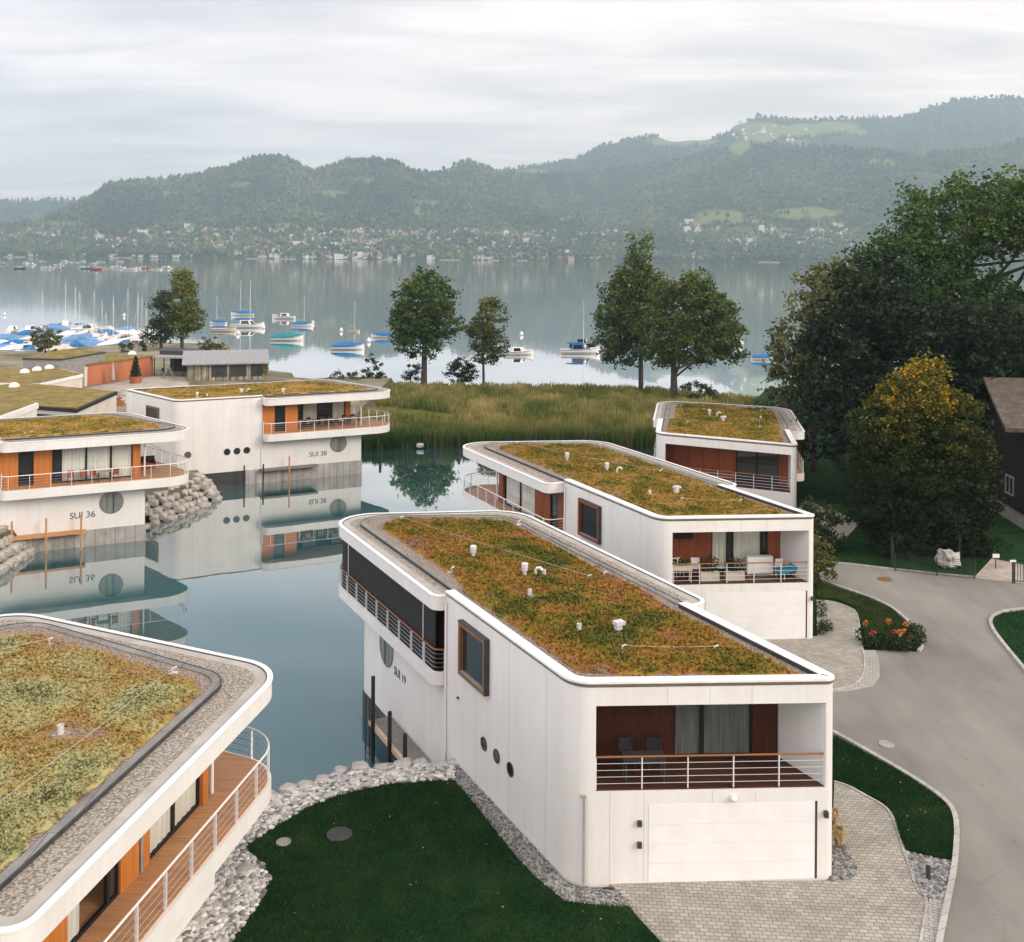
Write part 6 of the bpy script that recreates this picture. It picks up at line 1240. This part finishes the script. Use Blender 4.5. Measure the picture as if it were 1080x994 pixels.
# marina
mr=random.Random(8); cols=['bwhite']*2+['bblue','bblue','blight','blight','bblue','blight','bcream','blight']
covw={'bwhite':'white','bblue':'deep blue','blight':'pale blue','bcream':'cream','bgrey':'grey'}
rows=[(379,0,30,'front row of the marina',4),(374,2,75,'second row of the marina',8),(368.5,0,160,'third row of the marina',13),(362,0,165,'fourth row of the marina',12),(356,20,165,'fifth row of the marina',10),(351,8,165,'outer row of the marina',8)]
for y,x0,x1,rl,n_ in rows:
    for k in range(n_):
        x=x0+(x1-x0)*(k+mr.uniform(.2,.8))/n_; cv=mr.choice(cols); kind=mr.random(); pos=['far left','left','middle','right'][min(3,int(4*(k+.5)/n_))]
        rz=mr.choice((1.2,1.9,.4,2.7,1.5))+mr.uniform(-.3,.3); Lm=mr.uniform(6.5,9.5)
        if kind<.68: boat(x,y,Lm,rz,'boat under a %s cover in the %s, %s'%(covw[cv],rl,pos),cover=cv,nm='covered_boat',group='covered boats of the marina, %s, %s, %s'%(rl,pos,covw[cv]))
        elif kind<.95: boat(x,y,Lm,rz,'white cabin boat in the %s, %s'%(rl,pos),cabin='bwhite',group='cabin boats of the marina, %s, %s'%(rl,pos))
        else: boat(x,y,Lm,rz,'white sailboat with a bare mast in the %s, %s'%(rl,pos),mast=mr.uniform(9,13),sail=mr.choice(('bblue','bwhite')),group='sailboats of the marina, %s, %s'%(rl,pos))
boat(57,349,7.5,3.1,'yellow boat with a green canopy at the back of the marina',hull='byellow',cabin='bgreen')
boat(3,381,7,1.3,'red-hulled boat at the left edge of the marina',hull='bred',cabin='bwhite')
boat(12,383,6,.2,'blue inflatable boat at the left edge next to the red one',hull='bblue',cover='blight')
boat(105,366,7,.9,'boat under a tall pale blue tent-like cover in the marina',cover='blight',mast=10.5)
boat(91,362,4.5,1.5,'small boat with a bright deep-blue hood in the middle of the marina',cover='bblue')
boat(68,345,5,.9,'pale blue covered boat behind the yellow one',cover='blight',nm='covered_boat')
for x,yb,yt in((119.5,364,312),(145,365,309),(147,366,312),(154,364,320),(110,366,330),(69,345,296)):
    c=at(x,yb,0); k=c.y/1100; 
    boat(x,yb,8,mr.uniform(1,2),'marina yacht with a tall pale mast, '+{119.5:'left of the paired masts',145:'left mast of the pair by the poplars',147:'right mast of the pair by the poplars',154:'nearest to the poplars',110:'with the thinnest mast, by the blue tent cover',69:'alone at the back on the left'}[x],mast=(yb-yt)*k,cabin='bwhite',sail='bwhite')
# ------------------------------------------------------------------ far shore and mountains
def lerpl(t_,x):
    if x<=t_[0][0]: return t_[0][1]
    for (a,b_),(c_,d_) in zip(t_,t_[1:]):
        if x<=c_: 
            f=(x-a)/(c_-a); f=f*f*(3-2*f)*.5+f*.5; return b_+(d_-b_)*f
    return t_[-1][1]
YH=lambda x: CCY+(x-CCX)*math.sin(CR)
back=[(-300,215),(-60,213),(0,213),(60,211),(110,212),(200,215),(420,200),(520,182),(560,176),(600,170),(640,152),(690,143),(705,149),(740,148),(765,141),(775,131),(800,124),(835,127),(870,127),(910,125),(945,125),(985,112),(1010,105),(1080,103),(1200,98),(1400,110)]
front=[(-300,246),(-60,247),(0,240),(40,235),(70,222),(90,212),(115,196),(150,191),(200,187),(235,179),(265,169),(285,166),(305,170),(330,182),(370,170),(400,170),(420,173),(452,183),(470,179),(490,171),(510,176),(525,182),(560,186),(600,184),(640,180),(700,172),(760,158),(830,152),(900,158),(960,164),(1040,158),(1080,150),(1200,150),(1400,160)]
def prof(s):
    if s<0: return 0
    if s<.30: return .19*(s/.30)**.9
    if s<1: 
        f=(s-.30)/.70; return .19+.81*(f**.92*(1-.12*math.sin(math.pi*f)))
    return max(0,1-(s-1)*.9)
Y0=3300.
def h_front(u,Y):
    x=CCX+u*CF; yr=4750+500*math.sin(u*5.2+1)+250*math.sin(u*13); e=(YH(x)-lerpl(front,x))/CF; zr=CH+e*yr; s=(Y-Y0)/(yr-Y0)
    X=u*Y; v=Vector((X*.0011,Y*.0011,3)); g=noise.noise(v*1.3)*.55+abs(noise.noise(v*2.6))*.45-.2
    env=min(1,max(0,(s-.22)/.35))*max(0,1-max(0,s-.72)/.28) if s<1 else 0
    return max(-4,zr*prof(s)*(1+.62*g*env)+noise.noise(v*14)*9*min(1,max(0,s*2)))
def h_back(u,Y):
    x=CCX+u*CF; yr=6900; e=(YH(x)-lerpl(back,x))/CF; zr=CH+e*yr; s=(Y-4600)/(yr-4600)
    X=u*Y; v=Vector((X*.001,Y*.001,8)); g=noise.noise(v*1.7)*.6+abs(noise.noise(v*3))*.3; env=max(0,1-abs(s-.45)/.5)
    return zr*(s if s<1 else max(0,1-(s-1)*1.2))*(1+.22*g*env)+noise.noise(v*14)*8
# meadows and clearings as photo ellipses (cx,cy,rx,ry)
MEAD=[(790,134,40,6),(600,232,14,4),(180,205,16,3),(255,195,14,3),(350,205,20,4),(930,172,18,4),(690,205,16,4),(762,229,34,8),(735,235,20,4),(852,226,40,8),(700,150,22,5),(735,150,28,4),(800,143,26,9),(845,138,34,8),(880,134,28,6),(780,157,14,8),(458,214,18,3),(440,224,5,6),(455,178,28,5),(560,182,18,3),(385,190,16,3),(905,140,10,4),(300,238,20,3),(840,152,20,4),(660,246,16,3),(60,236,30,3),(640,226,9,3)]
def proj(X,Y,Z): return CCX+X/Y*CF,YH(CCX+X/Y*CF)+(CH-Z)/Y*CF
def meadow(X,Y,Z):
    x,y=proj(X,Y,Z); n_=noise.noise(Vector((x*.06,y*.14,1)))*.45; m_=0
    for a,b_,rx,ry in MEAD:
        q=((x-a)/rx)**2+((y-b_)/ry)**2
        m_=max(m_,1-(q+n_)) 
    return max(0,min(1,m_*3))
M['hill']=attr_mat('hill_side',[(0,(.024,.042,.02)),(.35,(.042,.064,.026)),(.5,(.062,.075,.026)),(.75,(.14,.17,.05)),(1,(.19,.21,.065))],rough=.95,fine=.10,fscale=.012,spec=.0)
def terrain(name,hf,y0,y1,ny,u0,u1,nu,keep=None):
    mb=MB(); att=[]
    for j in range(ny+1):
        Y=y0+(y1-y0)*(j/ny)**1.15
        for i in range(nu+1):
            u=u0+(u1-u0)*i/nu; Z=hf(u,Y); mb.v.append(Vector((u*Y,Y,Z))); m_=meadow(u*Y,Y,Z); att.append(max(0,min(1,.22+.75*m_+random.uniform(-.05,.05)+.16*noise.noise(Vector((u*Y*.004,Y*.004,5))))))
    for j in range(ny):
        for i in range(nu): a=j*(nu+1)+i; mb.f.append([a,a+1,a+nu+2,a+nu+1]); mb.mi.append(0)
    return mb.build(name,'hill',kind='structure',att=att,smooth=True)
random.seed(4)
terrain('hills',h_front,Y0-40,5900,110,-1.0,1.0,450)
terrain('mountain',h_back,4700,7400,60,-1.0,1.0,340)
def find(x,y,hf,ya,yb):
    u=(x-CCX)/CF; lo=ya
    Y=ya; prev=None
    while Y<yb:
        Z=hf(u,Y); yy=proj(u*Y,Y,Z)[1]
        if yy<=y: return Vector((u*Y,Y,Z))
        Y+=12
    return None
# forest: one mass of crowns over the slopes
M['forest']=attr_mat('far_forest',[(0,(.010,.024,.015)),(.35,(.032,.058,.026)),(.65,(.08,.108,.04)),(1,(.20,.19,.06))],rough=.95,spec=0)
fr=random.Random(17); mb=MB(); att=[]
TOWN=[(0,120,238,262),(85,260,236,262),(180,420,238,272),(380,650,244,272),(640,720,252,268),(715,905,232,262),(770,850,130,152)]
def intown(x,y): return any(a<x<b_ and c_<y<d_ for a,b_,c_,d_ in TOWN)
def crown(X,Y,Z,h,r,tn,kind):
    o=len(mb.v); n_=5
    if kind: mb.v.extend([Vector((X+r*math.cos(a*1.2566),Y+r*math.sin(a*1.2566),Z-1)) for a in range(n_)]+[Vector((X,Y,Z+h))]); mb.f.extend([[o+a,o+(a+1)%n_,o+n_] for a in range(n_)]); mb.mi.extend([0]*n_); att.extend([tn]*6)
    else:
        a0=fr.random()*1.5; mb.v.extend([Vector((X,Y,Z-1))]+[Vector((X+r*math.cos(a0+a*1.2566),Y+r*math.sin(a0+a*1.2566),Z+h*.55*fr.uniform(.8,1.2))) for a in range(n_)]+[Vector((X,Y,Z+h))]); mb.f.extend([[o+1+a,o+1+(a+1)%n_,o+6] for a in range(n_)]+[[o+1+(a+1)%n_,o+1+a,o] for a in range(n_)]); mb.mi.extend([0]*10); att.extend([max(0,tn-.2)]+[tn]*5+[min(1,tn+.15)])
c=0
while c<30000:
    u=fr.uniform(-.56,.56); Y=Y0+(5700-Y0)*fr.random()**.9; Z=h_front(u,Y); X=u*Y
    if Z<1: continue
    x,y=proj(X,Y,Z)
    if not(-20<x<1100): c+=0; continue
    if meadow(X,Y,Z)>.25: 
        if fr.random()<.94: c+=.2; continue
    if intown(x,y) and fr.random()<.45: continue
    if Y>5700: continue
    pn=noise.noise(Vector((X*.003,Y*.003,2)))
    crown(X,Y,Z,fr.uniform(14,30),fr.uniform(7,13),max(0,min(1,.42+.45*pn+.3*noise.noise(Vector((X*.011,Y*.011,4)))+fr.gauss(0,.17))),fr.random()<.45+.4*pn); c+=1
c=0
while c<9000:
    u=fr.uniform(-.1,.56) if fr.random()<.8 else fr.uniform(-.56,0); Y=fr.uniform(5400,7000); Z=h_back(u,Y); X=u*Y
    if Z<30 or meadow(X,Y,Z)>.25: c+=.3; continue
    pn=noise.noise(Vector((X*.003,Y*.003,2))); crown(X,Y,Z,fr.uniform(18,34),fr.uniform(9,15),max(0,min(1,.38+.3*pn+fr.gauss(0,.12))),fr.random()<.6); c+=1
for i in range(380): # trees along the far shore
    x=fr.uniform(-10,905); 
    if noise.noise(Vector((x*.02,3,0)))<-.12 and fr.random()<.7: continue
    u=(x-CCX)/CF; Y=Y0+fr.uniform(30,140); Z=max(1,h_front(u,Y)); big=1.15 if 590<x or 420<x<470 else 1
    crown(u*Y,Y,Z,fr.uniform(12,24)*big,fr.uniform(7,12)*big,max(0,min(1,fr.gauss(.45,.2))),False)
for x,h in((329,58),(346,52),(352,62),(356,56),(350,48)): u=(x-CCX)/CF; Y=Y0+60; crown(u*Y,Y,2,h,9,.1,True)
mb.build('forest','forest',kind='stuff',att=att)
# far village: the houses that show largest are things, the rest one mass
def vmesh(name,wall,roof,w_,d_,h,rh):
    m=MB(); x,y=w_/2,d_/2
    m.add([(-x,-y,-4),(x,-y,-4),(x,y,-4),(-x,y,-4),(-x,-y,h),(x,-y,h),(x,y,h),(-x,y,h),(-x,0,h+rh),(x,0,h+rh)],[(0,1,5,4),(2,3,7,6),(1,2,6,9,5),(3,0,4,8,7)],0)
    a=.8; m.add([(-x-a,-y-a,h-.4),(x+a,-y-a,h-.4),(x+a,0,h+rh+.2),(-x-a,0,h+rh+.2),(x+a,y+a,h-.4),(-x-a,y+a,h-.4)],[(0,1,2,3),(3,2,4,5)],1)
    for k in(-.3,.05,.35):
        for z in(1.5,4.6): 
            if z+1.4<h: m.add([(k*w_-.7,-y-.05,z),(k*w_+.7,-y-.05,z),(k*w_+.7,-y-.05,z+1.4),(k*w_-.7,-y-.05,z+1.4)],[(0,1,2,3)],2)
    me=bpy.data.meshes.new(name); me.from_pydata(m.v,[],m.f)
    for q in(wall,roof,'dglass'): me.materials.append(M[q])
    me.polygons.foreach_set('material_index',m.mi); return me
M['vwhite']=mat('far_white',(.85,.83,.79),rough=.8); M['vcream']=mat('far_cream',(.68,.56,.43),rough=.8); M['vwood']=mat('far_wood',(.20,.12,.075),rough=.8)
M['vbrown']=mat('far_brown_roof',(.20,.115,.085),rough=.8); M['vred']=mat('far_red_roof',(.34,.13,.085),rough=.8); M['vgrey']=mat('far_grey_roof',(.23,.225,.225),rough=.7); M['vpale']=mat('far_pale_roof',(.50,.48,.46),rough=.7)
VAR=[('white house with a brown roof','vwhite','vbrown',13,10,7,4),('white house with a grey roof','vwhite','vgrey',14,11,7.5,3),('white house with a red roof','vwhite','vred',13,11,7.5,4),('cream house with a brown roof','vcream','vbrown',15,11,8,4),('dark timber chalet with a brown roof','vwood','vbrown',14,11,6.5,4.5),('long white block with a pale roof','vwhite','vpale',24,12,11,1.5),('cream house with a red roof','vcream','vred',13,10,8,4),('white house with a pale roof','vwhite','vpale',12,10,6.5,3)]
VM=[vmesh('village_house',*v[1:]) for v in VAR]
vr=random.Random(23)
ZON=[('far shore at left edge',0,120,246,262,26),('far shore below left wooded hill',85,265,238,264,52),('far shore left of round-crowned tree',200,420,240,272,84),('far shore between the shore trees',420,645,245,273,70),('slope above wide shore tree',715,905,232,262,46),('hilltop hamlet at upper right',772,850,131,151,22)]
count=0; used=[]
for zn,a,b_,c_,d_,n_ in ZON:
    k=0; tries=0
    while k<n_ and tries<4000:
        tries+=1; x=vr.uniform(a,b_); y=vr.uniform(c_,d_)+ (0 if 'hamlet' in zn else 3)
        if 'slope' not in zn and 'hamlet' not in zn and noise.noise(Vector((x*.03,y*.09,7)))<-.18: continue
        if any(abs(x-p)<4.0 and abs(y-q)<2.2 for p,q in used): continue
        P_=find(x,y,h_front,Y0,5100) or find(x,y,h_back,4700,6900)
        if P_ is None or P_.z<1: continue
        used.append((x,y)); vi=vr.choice((0,0,1,2,3,3,4,5,6,7,7)); v=VAR[vi]
        o=bpy.data.objects.new('village_house',VM[vi]); col.objects.link(o); o.location=P_; o.rotation_euler=(0,0,vr.choice((0,1.57))+vr.uniform(-.4,.4)); s_=vr.uniform(1.1,1.6)*P_.y/3600; s_*=.55 if 'hamlet' in zn else 1; o.scale=(s_,s_,s_)
        tag(o,'%s, %s'%(v[0].replace('with a ','with '),zn),'house','far houses, %s, %s'%(v[0],zn)); k+=1
mb=MB()
for _ in range(2300):
    x=vr.uniform(0,650) if vr.random()<.8 else vr.uniform(715,905); y=vr.uniform(243,274)
    P_=find(x,y,h_front,Y0,5000)
    if P_ is None or P_.z<2 or noise.noise(Vector((x*.03,y*.09,7)))<-.28: continue
    mb.box((P_.x,P_.y,P_.z+3),(vr.uniform(8,13),9,7),vr.uniform(-.5,.5),vr.choice((0,0,0,1))); mb.add([(P_.x-7,P_.y-6,P_.z+6),(P_.x+7,P_.y-6,P_.z+6),(P_.x+7,P_.y,P_.z+10),(P_.x-7,P_.y,P_.z+10)],[(0,1,2,3)],vr.choice((2,3,2)))
mb.build('village_rooftops',['vwhite','vcream','vbrown','vgrey'],kind='stuff')
sm=MB(); 
for i in range(90):
    x=-10+i*10.2
    if noise.noise(Vector((x*.035,1,4)))<.12: continue
    u=(x-CCX)/CF; sm.box((u*(Y0-22),Y0-22,1.2),(34,6,2.4))
sm.build('shore_wall','vwhite' if 0 else 'stonew',kind='structure')
# ------------------------------------------------------------------ air
hz=bpy.data.materials.new('haze'); hz.use_nodes=True; t=hz.node_tree; t.nodes.clear(); o=N(t,'ShaderNodeOutputMaterial'); pvn=N(t,'ShaderNodeVolumePrincipled'); pvn.inputs['Color'].default_value=(.67,.88,1.0,1); pvn.inputs['Density'].default_value=1.6e-4; pvn.inputs['Anisotropy'].default_value=.2; t.links.new(pvn.outputs[0],o.inputs['Volume'])
M['haze']=hz
hb_=MB().box((0,4600,500),(18600,9900,1020)).build('haze','haze',kind='stuff')

# every label points at one thing: look-alikes are told apart by their order from the left
ORD='leftmost second third fourth fifth sixth seventh eighth ninth tenth eleventh twelfth thirteenth fourteenth fifteenth sixteenth seventeenth eighteenth nineteenth twentieth'.split()
lb={}
for o in sc.objects:
    if o.parent is None and 'label' in o.keys(): lb.setdefault(o['label'],[]).append(o)
for l,v in lb.items():
    if len(v)<2: continue
    v.sort(key=lambda o:o.location.x/max(o.location.y,1))
    for i,o in enumerate(v):
        if i==len(v)-1: s_='rightmost'
        elif i==0: s_='leftmost'
        elif i<len(ORD): s_=ORD[i]+' from left'
        else: s_='%s-%s from left'%(('twenty','thirty','forty','fifty')[min(3,i//10-2)],('zeroth first second third fourth fifth sixth seventh eighth ninth'.split())[(i+1)%10]) if (i+1)%10 else '%s from left'%('thirtieth','fortieth','fiftieth','sixtieth')[min(3,(i+1)//10-3)]
        o['label']=l+', '+s_
